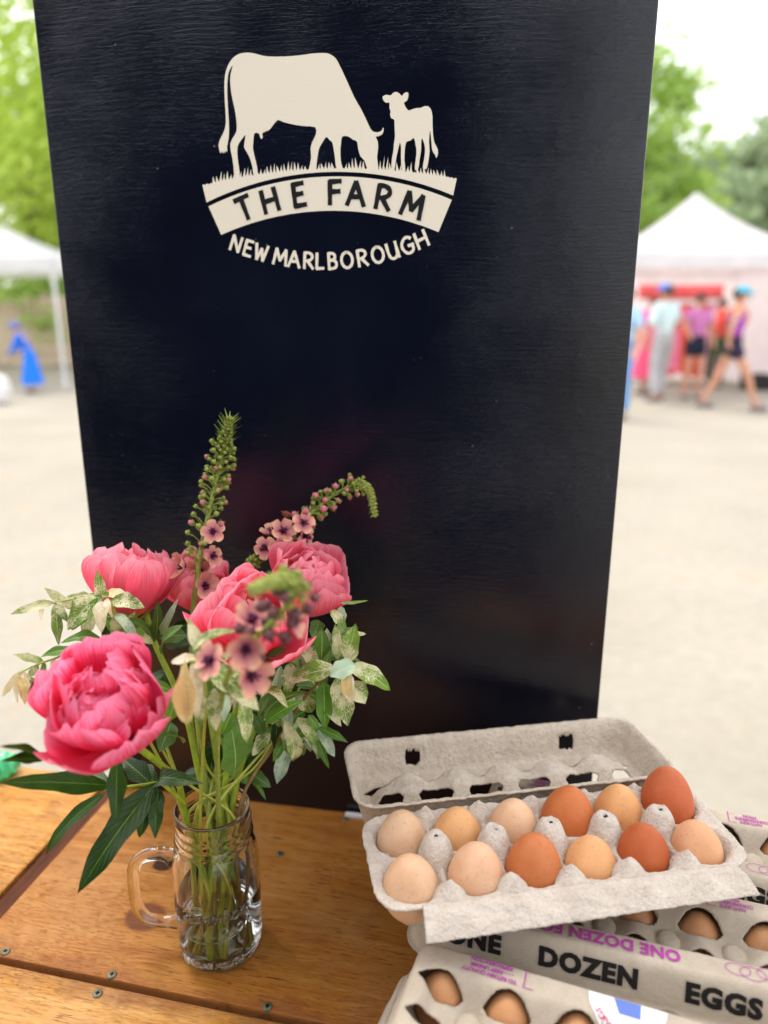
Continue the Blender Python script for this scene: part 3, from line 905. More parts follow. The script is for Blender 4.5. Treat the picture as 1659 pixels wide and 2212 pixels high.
# ---- eggs
def egg_mesh(w, h):
    pr = []
    n = 26
    for i in range(n + 1):
        a = math.pi * i / n
        zz = -math.cos(a)                                   # -1 blunt (bottom) .. 1 pointed
        r = math.sin(a) * (1 - 0.13 * zz - 0.03 * zz * zz)
        pr.append((max(r, 0.0001) * w / 2 / 1.004, (zz + 1) * h / 2))
    v, f = lathe(pr, 40)
    return mesh('egg', v, f)
def egg_mat(name, rgb):
    t = NT(name)
    v = t.coord()
    n = t.noise(v, 60, 4); n2 = t.noise(v, 420, 3, 0.6); n3 = t.noise(v, 900, 2)
    c = srgb(*rgb, 0.92)
    d = tuple(x * y for x, y in zip(c[:3], (0.90, 0.82, 0.74))) + (1,)
    col = t.ramp(n, [(0.3, d), (0.65, c)])
    col = t.mixc(t.ramp(n2, [(0.62, (0, 0, 0)), (0.72, (0.6, 0.6, 0.6))]), col, tuple(x * y for x, y in zip(c[:3], (0.6, 0.45, 0.35))) + (1,))
    t.set(Base_Color=col, Roughness=0.52, Specular_IOR_Level=0.32, Subsurface_Weight=0.12, Subsurface_Radius=(0.004, 0.0018, 0.001), Subsurface_Scale=0.6)
    t.bump(n3, 0.3, 0.0006)
    return t.m
EGGS = [  # row, column, width mm, height mm, colour, tilt, label
    (-1, 0, 44.0, 55, (226, 184, 148), (4, -4), 'pale beige egg at the front corner of the open carton beside the table edge'),
    (-1, 1, 44.5, 57, (228, 182, 148), (2, 3), 'pale cream egg, second in the front row, between a beige and a dark brown egg'),
    (-1, 2, 45.0, 58, (200, 119, 70), (2, 2), 'brown egg with a fine scratched line, third in the front row'),
    (-1, 3, 42.0, 48, (230, 172, 120), (5, 2), 'smallest light tan egg low in the front row'),
    (-1, 4, 43.0, 54, (186, 94, 48), (2, 4), 'darkest rust brown egg, fifth in the front row'),
    (-1, 5, 43.0, 52, (224, 168, 126), (3, 6), 'light tan egg at the far end of the front row'),
    (1, 0, 42.5, 53, (222, 184, 150), (2, -6), 'pale pinkish egg at the corner of the back row beside the lid'),
    (1, 1, 42.0, 53, (226, 172, 118), (0, 0), 'golden tan egg, second in the back row'),
    (1, 2, 42.5, 56, (230, 188, 152), (0, 2), 'pale peach egg, third in the back row in front of a lid window'),
    (1, 3, 46.5, 62, (201, 115, 63), (0, 3), 'large orange brown egg in the middle of the back row'),
    (1, 4, 43.0, 58, (228, 168, 112), (0, 0), 'light tan egg between two large brown eggs in the back row'),
    (1, 5, 46.5, 66, (194, 100, 58), (-2, 8), 'tallest reddish brown egg at the far end of the back row'),
]
ocm = Matrix.Translation(oc.location) @ Matrix.Rotation(R(9.6), 4, 'Z')
for k, (row, colm, w, h, rgb, tl_, lab) in enumerate(EGGS):
    e = link('egg', egg_mesh(w / 1000, h / 1000), egg_mat('eggshell_%d' % k, rgb))
    e.location = ocm @ Vector(((colm - 2.5) * CP, row * CW, 0.0052))
    e.rotation_euler = (R(tl_[0]), R(tl_[1]), k * 0.7)
    tag(e, lab, 'egg', 'eggs in the open carton')
EM = egg_mesh(0.043, 0.056)
hid = egg_mat('eggshell_hidden', (206, 150, 104)); EM.materials.append(hid)
def hidden_eggs(c, cells, where):
    m = Matrix.Translation(c.location) @ Matrix.Rotation(c.rotation_euler.z, 4, 'Z')
    for (row, colm) in cells:
        e = bpy.data.objects.new('egg', EM); COL.objects.link(e)
        e.location = m @ Vector(((colm - 2.5) * CP, row * CW, 0.0062)); e.rotation_euler = (0, 0, colm)
        nth = ('first', 'second', 'third', 'fourth', 'fifth', 'sixth')[colm]
        tag(e, 'brown egg seen through the %s %s window of %s' % (nth, 'far' if row > 0 else 'near', where), 'egg', 'eggs inside closed cartons')
hidden_eggs(c_front, [(1, 0), (1, 1), (1, 2), (-1, 0), (-1, 1)], 'the carton nearest the camera')
hidden_eggs(c_mid, [(1, 2), (1, 3), (1, 4), (1, 5)], 'the carton lettered DOZEN EGGS')
hidden_eggs(c_back, [(1, 4), (1, 5)], 'the carton farthest back')
# ================================================================== glass mug
JX, JY = at_z(468, 2083, TABLE_Z).x, at_z(468, 2083, TABLE_Z).y
JX, JY = -0.158, 0.590
JH = 0.157
jar = empty('glass_mug', (JX, JY, TABLE_Z + 0.0006), R(-6))
tag(jar, 'clear glass mason jar mug with handle and embossed lettering holding the bouquet', 'mug')
gt = NT('clear_glass')
gt.set(Base_Color=(0.992, 1.0, 0.997, 1), Roughness=0.0, IOR=1.48, Transmission_Weight=1.0)
gm = gt.m
wt = NT('water')
wt.set(Base_Color=(0.995, 1.0, 0.99, 1), Roughness=0.0, IOR=1.33, Transmission_Weight=1.0)
outer = [(0.0001, 0.0022), (0.026, 0.0018), (0.0285, 0.0), (0.0318, 0.0006), (0.0362, 0.0042), (0.0388, 0.0105), (0.0396, 0.019), (0.0400, 0.040), (0.0402, 0.070), (0.0400, 0.095), (0.0394, 0.105),
         (0.0378, 0.1135), (0.0352, 0.1195), (0.0338, 0.1225), (0.0342, 0.1245), (0.0358, 0.1258), (0.0362, 0.1275), (0.0350, 0.1290), (0.0343, 0.1310), (0.0354, 0.1335), (0.0355, 0.1350), (0.0344, 0.1368), (0.0342, 0.1395), (0.0353, 0.1415), (0.0353, 0.1430), (0.0342, 0.1450), (0.0341, 0.1520), (0.0343, 0.1552), (0.0334, 0.1570)]
inner = [(0.0318, 0.1565), (0.0312, 0.1530), (0.0310, 0.1230), (0.0325, 0.1185), (0.0350, 0.1120), (0.0364, 0.1040), (0.0370, 0.0940), (0.0370, 0.0250), (0.0362, 0.0150), (0.0330, 0.0095), (0.0280, 0.0076), (0.0001, 0.0080)]
v, f = lathe(outer + inner, 96)
body = link('glass_body', mesh('glass_body', v, f), gm, jar)
wlv = 0.0680
wp = [(0.0001, 0.0079), (0.0280, 0.0075), (0.0331, 0.0093), (0.0364, 0.0149), (0.0372, 0.0250), (0.0372, wlv + 0.0012), (0.0364, wlv + 0.0003), (0.0350, wlv), (0.0001, wlv)]
v, f = lathe(wp, 64)
link('water', mesh('water', v, f), wt.m, jar)
# handle on the left, a rounded square loop
HA = R(188)
hd = Vector((math.cos(HA), math.sin(HA), 0))
hp = [hd * q + Vector((0, 0, z)) for q, z in ((0.0385, 0.1000), (0.047, 0.1050), (0.059, 0.1055), (0.071, 0.1000), (0.0775, 0.087), (0.0785, 0.068), (0.0775, 0.048), (0.0715, 0.0345), (0.060, 0.0295), (0.048, 0.0285), (0.0385, 0.029))]
hpath = catmull(hp, 44)
rad = [0.0062 + 0.0026 * max(0, 1 - min(i, 44 - i) / 7.0) ** 2 for i in range(45)]
link('handle', tube_mesh('handle', hpath, rad, 16, section=(1.0, 0.92)), gm, jar)
# embossed writing wrapped round the body
S = {  # script letters: (advance, strokes)
 'B': (0.95, [[(0.30, 0.95), (0.22, 0.0)], [(-0.25, 0.55), (-0.1, 0.85), (0.3, 1.0), (0.75, 0.95), (0.8, 0.72), (0.35, 0.52), (0.78, 0.42), (0.85, 0.18), (0.5, -0.05), (0.0, 0.0), (-0.2, 0.18), (0.1, 0.28)]]),
 'M': (1.25, [[(-0.1, -0.1), (0.1, 0.3), (0.25, 1.0), (0.35, 0.1), (0.75, 1.0), (0.8, 0.05), (0.95, 0.0)]]),
 'a': (0.52, [[(0.42, 0.42), (0.2, 0.45), (0.05, 0.2), (0.15, 0.0), (0.38, 0.15), (0.44, 0.44), (0.42, 0.05), (0.55, 0.05)]]),
 'm': (0.75, [[(0.02, 0.42), (0.05, 0.0), (0.1, 0.3), (0.25, 0.44), (0.3, 0.0), (0.36, 0.3), (0.5, 0.44), (0.56, 0.05), (0.7, 0.05)]]),
 'b': (0.52, [[(0.05, 0.85), (0.08, 0.05), (0.3, 0.0), (0.45, 0.22), (0.3, 0.42), (0.1, 0.3)]]),
 'o': (0.52, [[(0.25, 0.45), (0.05, 0.28), (0.1, 0.03), (0.3, 0.0), (0.46, 0.2), (0.38, 0.42), (0.25, 0.45)]]),
 's': (0.42, [[(0.05, 0.0), (0.3, 0.45), (0.38, 0.12), (0.2, -0.02), (0.05, 0.08)]]),
 'n': (0.55, [[(0.02, 0.42), (0.06, 0.0), (0.12, 0.3), (0.32, 0.44), (0.4, 0.05), (0.6, 0.12)]]),
}
JR = 0.0402
def wrap(x, z, out=0.0):
    a = -math.pi / 2 + R(6) + x / JR
    r = JR + out
    return Vector((r * math.cos(a), r * math.sin(a), z))
def emboss(word, x0, z0, size, slope, r=0.00125):
    x = x0; vs = []; fs = []
    for ch in word:
        adv, strokes = S[ch]
        for st in strokes:
            pts = [(x + (a + 0.18 * b) * size, z0 + b * size) for a, b in st]
            pts = [wrap(a, c + slope * (a - x0), 0.0006) for a, c in pts]
            tube(catmull(pts, 6 * (len(pts) - 1)), r, 8, verts=vs, faces=fs)
        x += adv * size * 0.92
    return link('embossed_lettering', mesh('embossed_lettering', vs, fs), gm, body)
emboss('Bamboo', -0.0215, 0.0620, 0.0165, 0.02)
emboss('Mason', -0.0125, 0.0470, 0.0175, 0.02)
vs = []; fs = []
tube([wrap(x, 0.0405 + 14 * (x - 0.0) ** 2 * 0.35 + 0.05 * x, 0.0002) for x in [(-0.021 + 0.046 * k / 24) for k in range(25)]], [0.0011 * math.sin(math.pi * (k + 1.5) / 28) for k in range(25)], 8, verts=vs, faces=fs)
link('embossed_swash', mesh('embossed_swash', vs, fs), gm, body)
def emboss_caps(word, zc, h):
    vs = []; fs = []
    tot = sum((G[c][0] if c in G else 0.5) + 0.18 for c in word)
    x = -tot * h * 0.5
    for c in word:
        if c == ' ': x += 0.5 * h; continue
        w, st = G[c]
        for s_ in st:
            tube(catmull([wrap(x + a * h, zc + b * h, 0.0004) for a, b in s_], 4 * (len(s_) - 1)), 0.0009, 6, verts=vs, faces=fs)
        x += (w + 0.18) * h
    return link('embossed_lettering', mesh('embossed_lettering', vs, fs), gm, body)
emboss_caps('REGULAR MOUTH', 0.0125, 0.0052)
# ================================================================== flowers and foliage
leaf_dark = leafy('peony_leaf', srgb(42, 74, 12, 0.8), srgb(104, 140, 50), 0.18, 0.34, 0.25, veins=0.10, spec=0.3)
leaf_mid = leafy('mid_green_leaf', srgb(92, 130, 58, 0.85), srgb(170, 195, 120), 0.25, 0.42, 0.2, veins=0.10)
leaf_bright = leafy('bright_green_leaf', srgb(98, 150, 38, 0.85), srgb(205, 222, 140), 0.35, 0.36, 0.2, veins=0.2)
leaf_var = leafy('variegated_willow_leaf', srgb(112, 146, 44, 0.85), srgb(205, 210, 165), 0.25, 0.5, 0.25, speck=srgb(220, 214, 172), speck_amt=0.5, veins=0.15, spec=0.3)
leaf_cream = leafy('cream_willow_leaf', srgb(225, 208, 158), srgb(240, 228, 190), 0.35, 0.55, 0.12, speck=srgb(235, 228, 205), speck_amt=0.4, veins=0.25, spec=0.25)
leaf_peach = leafy('peach_willow_leaf', srgb(232, 190, 128), srgb(240, 215, 165), 0.35, 0.55, 0.12, speck=srgb(226, 218, 150), speck_amt=0.3, veins=0.35, spec=0.25)
leaf_pale = leafy('grey_green_leaf', srgb(168, 192, 164, 0.9), srgb(205, 220, 195), 0.25, 0.55, 0.12, speck=srgb(196, 212, 180), speck_amt=0.4, veins=0.2, spec=0.25)
stem_g = plain('green_stem', srgb(146, 168, 46, 0.95), 0.5, 0.4, 0.22, 120, 0.2, 900)
stem_d = plain('olive_stem', srgb(134, 148, 50, 0.95), 0.5, 0.4, 0.25, 120, 0.2, 900)
stem_br = plain('brown_twig', srgb(140, 112, 66, 0.85), 0.65, 0.3, 0.3, 200, 0.4, 1200)
stem_sp = NT('speckled_stem')
_v = stem_sp.coord(); _n = stem_sp.noise(_v, 260, 3, 0.7)
stem_sp.set(Base_Color=stem_sp.ramp(_n, [(0.30, srgb(126, 84, 40)), (0.42, srgb(160, 168, 60))]), Roughness=0.5)
stem_sp = stem_sp.m

def leaf(parent, b, t, w, mat, arch=0.15, roll=0.0, fold=0.25, nrm=None, name='leaf', seed=0, wave=0.06, belly=0.42, twist=0.0, tipcurl=0.0, nl=12, nw=6):
    """blade from b to t, widest at belly; arch bows it along its normal, fold is the V of the midrib"""
    rr = random.Random(seed * 7919 + int(b.x * 1e5) + int(t.z * 1e5))
    ax = t - b; L = ax.length; ax.normalize()
    n = nrm or (Vector((0, 0, CAM_Z)) - b).normalized() * 0.8 + Vector((rr.uniform(-.3, .3), 0, 0.55))
    n = (n - ax * n.dot(ax)).normalized()
    n = Quaternion(ax, roll + rr.uniform(-0.25, 0.25)) @ n
    vs = []; uv = []; fs = []
    ph = rr.uniform(0, 6)
    for i in range(nl + 1):
        s = i / nl
        p = b + ax * (L * s) + n * (arch * L * math.sin(math.pi * s)) - n * (tipcurl * L * max(0, s - 0.5) ** 2 * 4)
        nn = Quaternion(ax, twist * s) @ n
        side = ax.cross(nn).normalized()
        sp = s ** (math.log(0.5) / math.log(belly))
        wd = w * 0.5 * (max(0.0, math.sin(math.pi * min(1, sp))) ** 0.8) + w * 0.02 * (1 - s)
        for j in range(nw + 1):
            q = (j / nw - 0.5) * 2
            e = abs(q) * wd * fold
            wv = wave * w * math.sin(s * 9 + ph + (2 if q > 0 else 0)) * abs(q) ** 2
            vs.append(p + side * (q * wd * (1 + 0.10 * math.sin(s * 14 + ph) * abs(q))) + nn * (e + wv)); uv.append((s, 0.5 + q * 0.5))
    for i in range(nl):
        for j in range(nw):
            a = i * (nw + 1) + j; fs.append((a, a + 1, a + nw + 2, a + nw + 1))
    org = Vector(b)
    return link(name, mesh(name, [v_ for v_ in vs], fs, uv), mat, parent)
def LP(parent, u0, v0, u1, v1, w, mat, y0, y1=None, **kw):
    """leaf given by two picture points and their forward distances; w in picture units"""
    y1 = y0 if y1 is None else y1
    b, t = at_y(u0, v0, y0), at_y(u1, v1, y1)
    if mat in (leaf_var, leaf_cream, leaf_peach, leaf_pale): w *= 1.05
    return leaf(parent, b, t, w * px(u0, v0, (y0 + y1) / 2), mat, **kw)
def stem(parent, pts, r0, r1, mat, segs=10, name='stem', n=40):
    path = catmull(pts, n)
    return link(name, tube_mesh(name, path, [r0 + (r1 - r0) * i / n for i in range(n + 1)], segs), mat, parent)
def injar(a, rho, h):               # a point inside the mug: angle, fraction of inner radius, height
    return Vector((JX + 0.033 * rho * math.cos(R(a)), JY + 0.033 * rho * math.sin(R(a)), TABLE_Z + h))
def neck(a, rho, h=0.150):
    return Vector((JX + 0.0285 * rho * math.cos(R(a)), JY + 0.0285 * rho * math.sin(R(a)), TABLE_Z + h))

# ---------------------------------------------------------------- peonies
def petal_mat(name, c_tip, c_mid, c_base):
    t = NT(name)
    uv = t.coord('UV')
    sep = t.node('ShaderNodeSeparateXYZ'); t.l.new(uv, sep.inputs[0])
    ob = t.node('ShaderNodeObjectInfo')
    mp = t.node('ShaderNodeMapping'); mp.inputs['Scale'].default_value = (1.3, 26, 1)
    t.l.new(uv, mp.inputs['Vector'])
    cb = t.node('ShaderNodeCombineXYZ'); t.l.new(t.math('MULTIPLY', ob.outputs['Random'], 50), cb.inputs[2])
    t.l.new(cb.outputs[0], mp.inputs['Location'])
    st = t.noise(mp.outputs[0], 2.2, 4, 0.6)
    s = t.math('ADD', sep.outputs[0], t.math('MULTIPLY', t.math('SUBTRACT', st, 0.5), 0.95))
    col = t.ramp(s, [(0.02, c_base), (0.22, c_mid), (0.62, c_mid), (0.98, c_tip)])
    rnd = t.ramp(ob.outputs['Random'], [(0, (0.84, 0.80, 0.82)), (1, (1.08, 1.1, 1.1))])
    col = t.mixc(1.0, col, rnd, 'MULTIPLY')
    t.set(Base_Color=col, Roughness=0.7, Specular_IOR_Level=0.12, Sheen_Weight=0.1)
    t.bump(st, 0.35, 0.0008)
    tr = t.node('ShaderNodeBsdfTranslucent'); t.l.new(col, tr.inputs['Color'])
    mx = t.node('ShaderNodeMixShader', Fac=0.46)
    t.l.new(t.b.outputs[0], mx.inputs[1]); t.l.new(tr.outputs[0], mx.inputs[2])
    t.l.new(mx.outputs[0], t.out.inputs['Surface'])
    return t.m
pet_hot = petal_mat('hot_pink_petal', srgb(255, 156, 190), srgb(248, 56, 108), srgb(240, 80, 56))
pet_coral = petal_mat('coral_pink_petal', srgb(255, 176, 190), srgb(252, 104, 134), srgb(250, 176, 116))
sep_y = leafy('yellow_green_sepal', srgb(186, 184, 62, 0.9), srgb(205, 205, 110), 0.3, 0.5, 0.15, veins=0.1)
yel = plain('golden_stamen', srgb(226, 150, 40), 0.6, 0.2, 0.2, 300)

def petal_mesh(L, W, cup, rng, flare=0.0, ruff=0.06, nl=11, nw=12):
    """petal from origin up +Z, cupping towards +X; UV x along"""
    vs = []; uv = []; fs = []
    p1, p2, p3 = rng.uniform(0, 6), rng.uniform(0, 6), rng.uniform(0, 6)
    notch = rng.uniform(0.0, 0.10)
    for i in range(nl + 1):
        s = i / nl
        for j in range(nw + 1):
            q = (j / nw - 0.5) * 2
            wd = W * 0.5 * (0.30 + 0.70 * math.sin(math.pi * (0.5 * min(1, s * 1.45))) ) * (1.0 if s < 0.72 else math.sqrt(max(0, 1 - ((s - 0.72) / 0.345) ** 2.2)))
            endl = 1 - 0.12 * q * q * s - notch * math.exp(-(q / 0.16) ** 2) * s ** 6 - 0.025 * s ** 4 * math.sin(7 * q + p3)
            a = cup * s * endl                           # bend angle along the length
            if cup > 1e-3:
                zz = L * math.sin(a) / cup; xx = L * (1 - math.cos(a)) / cup
            else: zz, xx = L * s * endl, 0
            b = q * 0.95                                  # wrap across
            y = wd * math.sin(b) / 0.82
            xx += wd * (1 - math.cos(b)) * 0.95
            xx -= flare * L * max(0, s - 0.6) ** 2 * 4
            xx += ruff * L * (0.5 * math.sin(5 * q + p1) + 0.5 * math.sin(9 * q * s + p2)) * s ** 2.5 + 0.018 * L * math.sin(13 * q + p2) * s ** 3
            vs.append((xx, y, zz)); uv.append((s, j / nw))
    for i in range(nl):
        for j in range(nw):
            a = i * (nw + 1) + j; fs.append((a, a + 1, a + nw + 2, a + nw + 1))
    return mesh('petal', vs, fs, uv)

def peony(label, centre, axis, rad, whorls, mat, stem_pts, seed, sepals=4, stem_r=(0.0030, 0.0027), heart=0):
    """whorls: (count, base radius frac, petal length frac, width frac, lean-out angle deg, cup, flare)"""
    rng = random.Random(seed)
    root = empty('peony', stem_pts[-1])
    tag(root, label, 'flower', 'peonies in the mug')
    bpy.context.view_layer.update()
    inv = root.matrix_world.inverted()
    axis = axis.normalized()
    q = axis.to_track_quat('Z', 'Y')
    base = centre - axis * (rad * 0.75)
    hv, hf = lathe([(0.0001, -0.010), (0.0045, -0.009), (0.0085, -0.003), (0.0095, 0.002), (0.006, 0.006), (0.0001, 0.008)], 16)
    bloom = link('receptacle', mesh('receptacle', hv, hf), stem_g, root)
    bloom.matrix_local = inv @ (Matrix.Translation(base) @ q.to_matrix().to_4x4())
    for wi, (cnt, br, pl_, pw, lean, cup, flare) in enumerate(whorls):
        a0 = rng.uniform(0, 6.28)
        for k in range(cnt):
            a = a0 + 2 * math.pi * (k + rng.uniform(-0.22, 0.22)) / cnt
            L = rad * pl_ * rng.uniform(0.88, 1.1)
            W = rad * pw * rng.uniform(0.85, 1.15)
            me = petal_mesh(L, W, cup * rng.uniform(0.8, 1.15), rng, flare, ruff=0.045 if wi < 2 else 0.085)
            o = link('petal', me, mat, bloom)
            le = R(lean + rng.uniform(-9, 9))
            # stand the petal at angle a, leaning outwards, its hollow towards the axis
            M = Matrix.Rotation(a, 4, 'Z') @ Matrix.Translation((rad * br, 0, rad * 0.02 * wi)) @ Matrix.Rotation(le, 4, 'Y') @ Matrix.Rotation(math.pi, 4, 'Z') @ Matrix.Rotation(R(rng.uniform(-14, 14)), 4, 'X')
            o.matrix_local = M
    for k in range(heart):                                # curled petaloids in the middle
        a = rng.uniform(0, 6.28); rr_ = rad * 0.55 * math.sqrt(rng.uniform(0.0, 1.0))
        me = petal_mesh(rad * rng.uniform(0.55, 0.9), rad * rng.uniform(0.35, 0.6), rng.uniform(0.9, 1.9), rng, 0, 0.13)
        o = link('petal', me, mat, bloom)
        o.matrix_local = Matrix.Rotation(a, 4, 'Z') @ Matrix.Translation((rr_, 0, rad * (0.60 - 0.35 * rr_ / rad))) @ Matrix.Rotation(R(rng.uniform(0, 35)), 4, 'Y') @ Matrix.Rotation(math.pi + rng.uniform(-1.0, 1.0), 4, 'Z')
    for k in range(sepals):
        a = k * 2 * math.pi / max(1, sepals) + rng.uniform(-0.3, 0.3)
        me = petal_mesh(rad * rng.uniform(0.42, 0.6), rad * 0.42, 1.0, rng, 0.0, 0.02, 7, 6)
        o = link('sepal', me, sep_y, bloom)
        o.matrix_local = Matrix.Rotation(a, 4, 'Z') @ Matrix.Translation((rad * 0.13, 0, -0.004)) @ Matrix.Rotation(R(72), 4, 'Y') @ Matrix.Rotation(math.pi, 4, 'Z')
    pts = [p for p in stem_pts[::-1]]
    sp = [inv @ p for p in ([*stem_pts[::-1]] + [base - axis * 0.004])]
    stem(root, sp, stem_r[0], stem_r[1], stem_g, 12)
    return root
def leaves_of(root, specs):
    """leaf specs in world space, re-parented under a thing whose origin is not at zero"""
    bpy.context.view_layer.update()
    inv = root.matrix_world.inverted()
    for o in specs:
        o.data.transform(inv); o.parent = root
full = [(7, 0.10, 1.50, 1.2, 84, 1.72, 0.0), (7, 0.09, 1.56, 1.12, 71, 1.78, 0.0), (7, 0.08, 1.44, 0.98, 60, 1.72, 0.0), (6, 0.06, 1.15, 0.72, 47, 1.5, 0.0)]
cupf = [(5, 0.10, 1.72, 1.75, 72, 1.62, 0.0), (5, 0.09, 1.66, 1.55, 58, 1.62, 0.0), (5, 0.08, 1.5, 1.25, 42, 1.55, 0.0), (6, 0.06, 1.3, 0.9, 26, 1.4, 0.0)]
C1 = at_y(228, 1522, 0.470)
p_front = peony('largest fully open hot pink peony, nearest the camera over the table edge', C1, Vector((-0.04, -0.46, 0.92)), 0.0470, full, pet_hot,
                [at_y(345, 1650, 0.535), at_y(385, 1690, 0.565), neck(195, 0.85), injar(150, 0.5, 0.07), injar(60, 0.55, 0.010)], 11, sepals=3, heart=30)
C2 = at_y(287, 1262, 0.655)
p_left = peony('cup shaped pink peony seen from the side against the board edge, yellow sepals below', C2, Vector((0.12, 0.22, 0.95)), 0.0410, cupf, pet_coral,
               [at_y(306, 1300, 0.655), at_y(335, 1390, 0.645), at_y(400, 1540, 0.62), neck(120, 0.75), injar(20, 0.6, 0.05), injar(-20, 0.7, 0.010)], 23, sepals=5, heart=5)
C3 = at_y(553, 1352, 0.575)
p_mid = peony('coral pink peony in the centre of the bouquet behind the blurred flower spike', C3, Vector((0.10, -0.50, 0.80)), 0.0420, cupf, pet_coral,
              [at_y(530, 1440, 0.62), at_y(505, 1560, 0.61), neck(20, 0.3), injar(-120, 0.4, 0.06), injar(-100, 0.6, 0.010)], 31, sepals=4, heart=7)
C4 = at_y(662, 1262, 0.660)
p_right = peony('coral pink peony with upright cupped petals, highest beside the black board', C4, Vector((0.22, -0.25, 0.9)), 0.0400, cupf, pet_coral,
                [at_y(655, 1330, 0.665), at_y(610, 1460, 0.65), at_y(540, 1600, 0.62), neck(35, 0.7), injar(-60, 0.3, 0.05), injar(-75, 0.55, 0.010)], 47, sepals=4, heart=7)
C5 = at_y(432, 1268, 0.715)
p_hid = peony('pink peony mostly hidden behind the upright flower spike', C5, Vector((0.0, -0.2, 0.9)), 0.036, cupf, pet_coral,
              [at_y(435, 1330, 0.70), at_y(445, 1480, 0.66), at_y(465, 1620, 0.62), neck(75, 0.6), injar(-150, 0.4, 0.05), injar(-170, 0.5, 0.010)], 59, sepals=4, heart=3)

# leaves on the peony stems
def group_leaves(root, lst):
    objs = []
    for k, (u0, v0, u1, v1, w, mat, y0, y1, kw) in enumerate(lst):
        objs.append(LP(None, u0, v0, u1, v1, w, mat, y0, y1, seed=k, **kw))
    leaves_of(root, objs)
group_leaves(p_front, [
    (240, 1697, 0, 1690, 46, leaf_dark, 0.52, 0.46, dict(arch=0.05, fold=0.12)),
    (228, 1712, 99, 1846, 30, leaf_dark, 0.52, 0.50, dict(arch=0.16, fold=0.2)),
    (252, 1640, 250, 1780, 40, leaf_dark, 0.50, 0.47, dict(arch=0.08, fold=0.2)),
    (338, 1690, 168, 1930, 64, leaf_dark, 0.53, 0.47, dict(arch=0.10, fold=0.28)),
    (336, 1697, 300, 1810, 40, leaf_dark, 0.53, 0.50, dict(arch=0.12, fold=0.35)),
    (340, 1700, 335, 1813, 34, leaf_dark, 0.53, 0.50, dict(arch=0.14, fold=0.35)),
    (345, 1690, 441, 1694, 40, leaf_dark, 0.54, 0.50, dict(arch=0.22, fold=0.3)),
    (325, 1692, 262, 1636, 42, leaf_dark, 0.54, 0.56, dict(arch=0.05)),
    (235, 1692, 158, 1658, 32, leaf_dark, 0.53, 0.56, dict(arch=0.06)),
    (90, 1630, 0, 1612, 22, leaf_dark, 0.46, 0.43, dict(arch=0.05)),
    (92, 1640, 2, 1645, 28, leaf_dark, 0.46, 0.43, dict(arch=0.05)),
    (300, 1650, 340, 1700, 34, leaf_dark, 0.58, 0.56, dict(arch=0.05)),
])
vs, fs = tube(catmull([at_y(345, 1688, 0.54), at_y(385, 1722, 0.56), at_y(402, 1738, 0.575)], 10), 0.0017, 8)
_o = link('leaf_stalk', mesh('leaf_stalk', vs, fs), stem_g); leaves_of(p_front, [_o])
vs, fs = tube(catmull([at_y(225, 1705, 0.52), at_y(290, 1698, 0.53), at_y(345, 1690, 0.54)], 10), 0.0014, 8)
_o = link('leaf_stalk', mesh('leaf_stalk', vs, fs), stem_g); leaves_of(p_front, [_o])
group_leaves(p_left, [
    (222, 1388, 287, 1302, 26, leaf_pale, 0.62, 0.66, dict(arch=0.12, fold=0.3)),
    (336, 1385, 277, 1335, 27, leaf_mid, 0.64, 0.61, dict(arch=0.08)),
    (336, 1383, 340, 1298, 28, leaf_mid, 0.64, 0.62, dict(arch=0.05, fold=0.1)),
    (345, 1372, 386, 1290, 16, leaf_pale, 0.64, 0.63, dict(arch=0.15)),
    (350, 1412, 398, 1350, 32, leaf_mid, 0.60, 0.57, dict(arch=0.1, fold=0.35)),
    (250, 1380, 330, 1360, 40, leaf_dark, 0.66, 0.66, dict(arch=0.1)),
    (300, 1400, 240, 1330, 40, leaf_dark, 0.69, 0.69, dict(arch=0.1)),
    (360, 1400, 420, 1330, 40, leaf_dark, 0.69, 0.69, dict(arch=0.1)),
    (395, 1605, 354, 1590, 28, leaf_mid, 0.60, 0.57, dict(arch=0.1)),
    (370, 1560, 345, 1625, 45, leaf_mid, 0.60, 0.58, dict(arch=0.05)),
])
group_leaves(p_mid, [
    (505, 1680, 497, 1560, 82, leaf_mid, 0.575, 0.55, dict(arch=0.06, fold=0.12, belly=0.6)),
    (500, 1610, 470, 1580, 30, leaf_mid, 0.57, 0.55, dict(arch=0.06)),
    (555, 1448, 556, 1522, 26, leaf_dark, 0.60, 0.58, dict(arch=0.1)),
    (540, 1440, 590, 1400, 34, leaf_mid, 0.60, 0.58, dict(arch=0.1)),
    (470, 1600, 450, 1700, 55, leaf_dark, 0.63, 0.62, dict(arch=0.05, wave=0.14)),
    (560, 1600, 500, 1690, 45, leaf_dark, 0.63, 0.62, dict(arch=0.05, wave=0.14)),
])
group_leaves(p_right, [
    (672, 1380, 626, 1434, 30, leaf_mid, 0.64, 0.62, dict(arch=0.1)),
    (690, 1340, 676, 1385, 32, leaf_mid, 0.65, 0.63, dict(arch=0.1)),
    (660, 1400, 610, 1470, 36, leaf_dark, 0.66, 0.64, dict(arch=0.1)),
    (600, 1470, 640, 1400, 36, leaf_dark, 0.69, 0.69, dict(arch=0.1)),
])

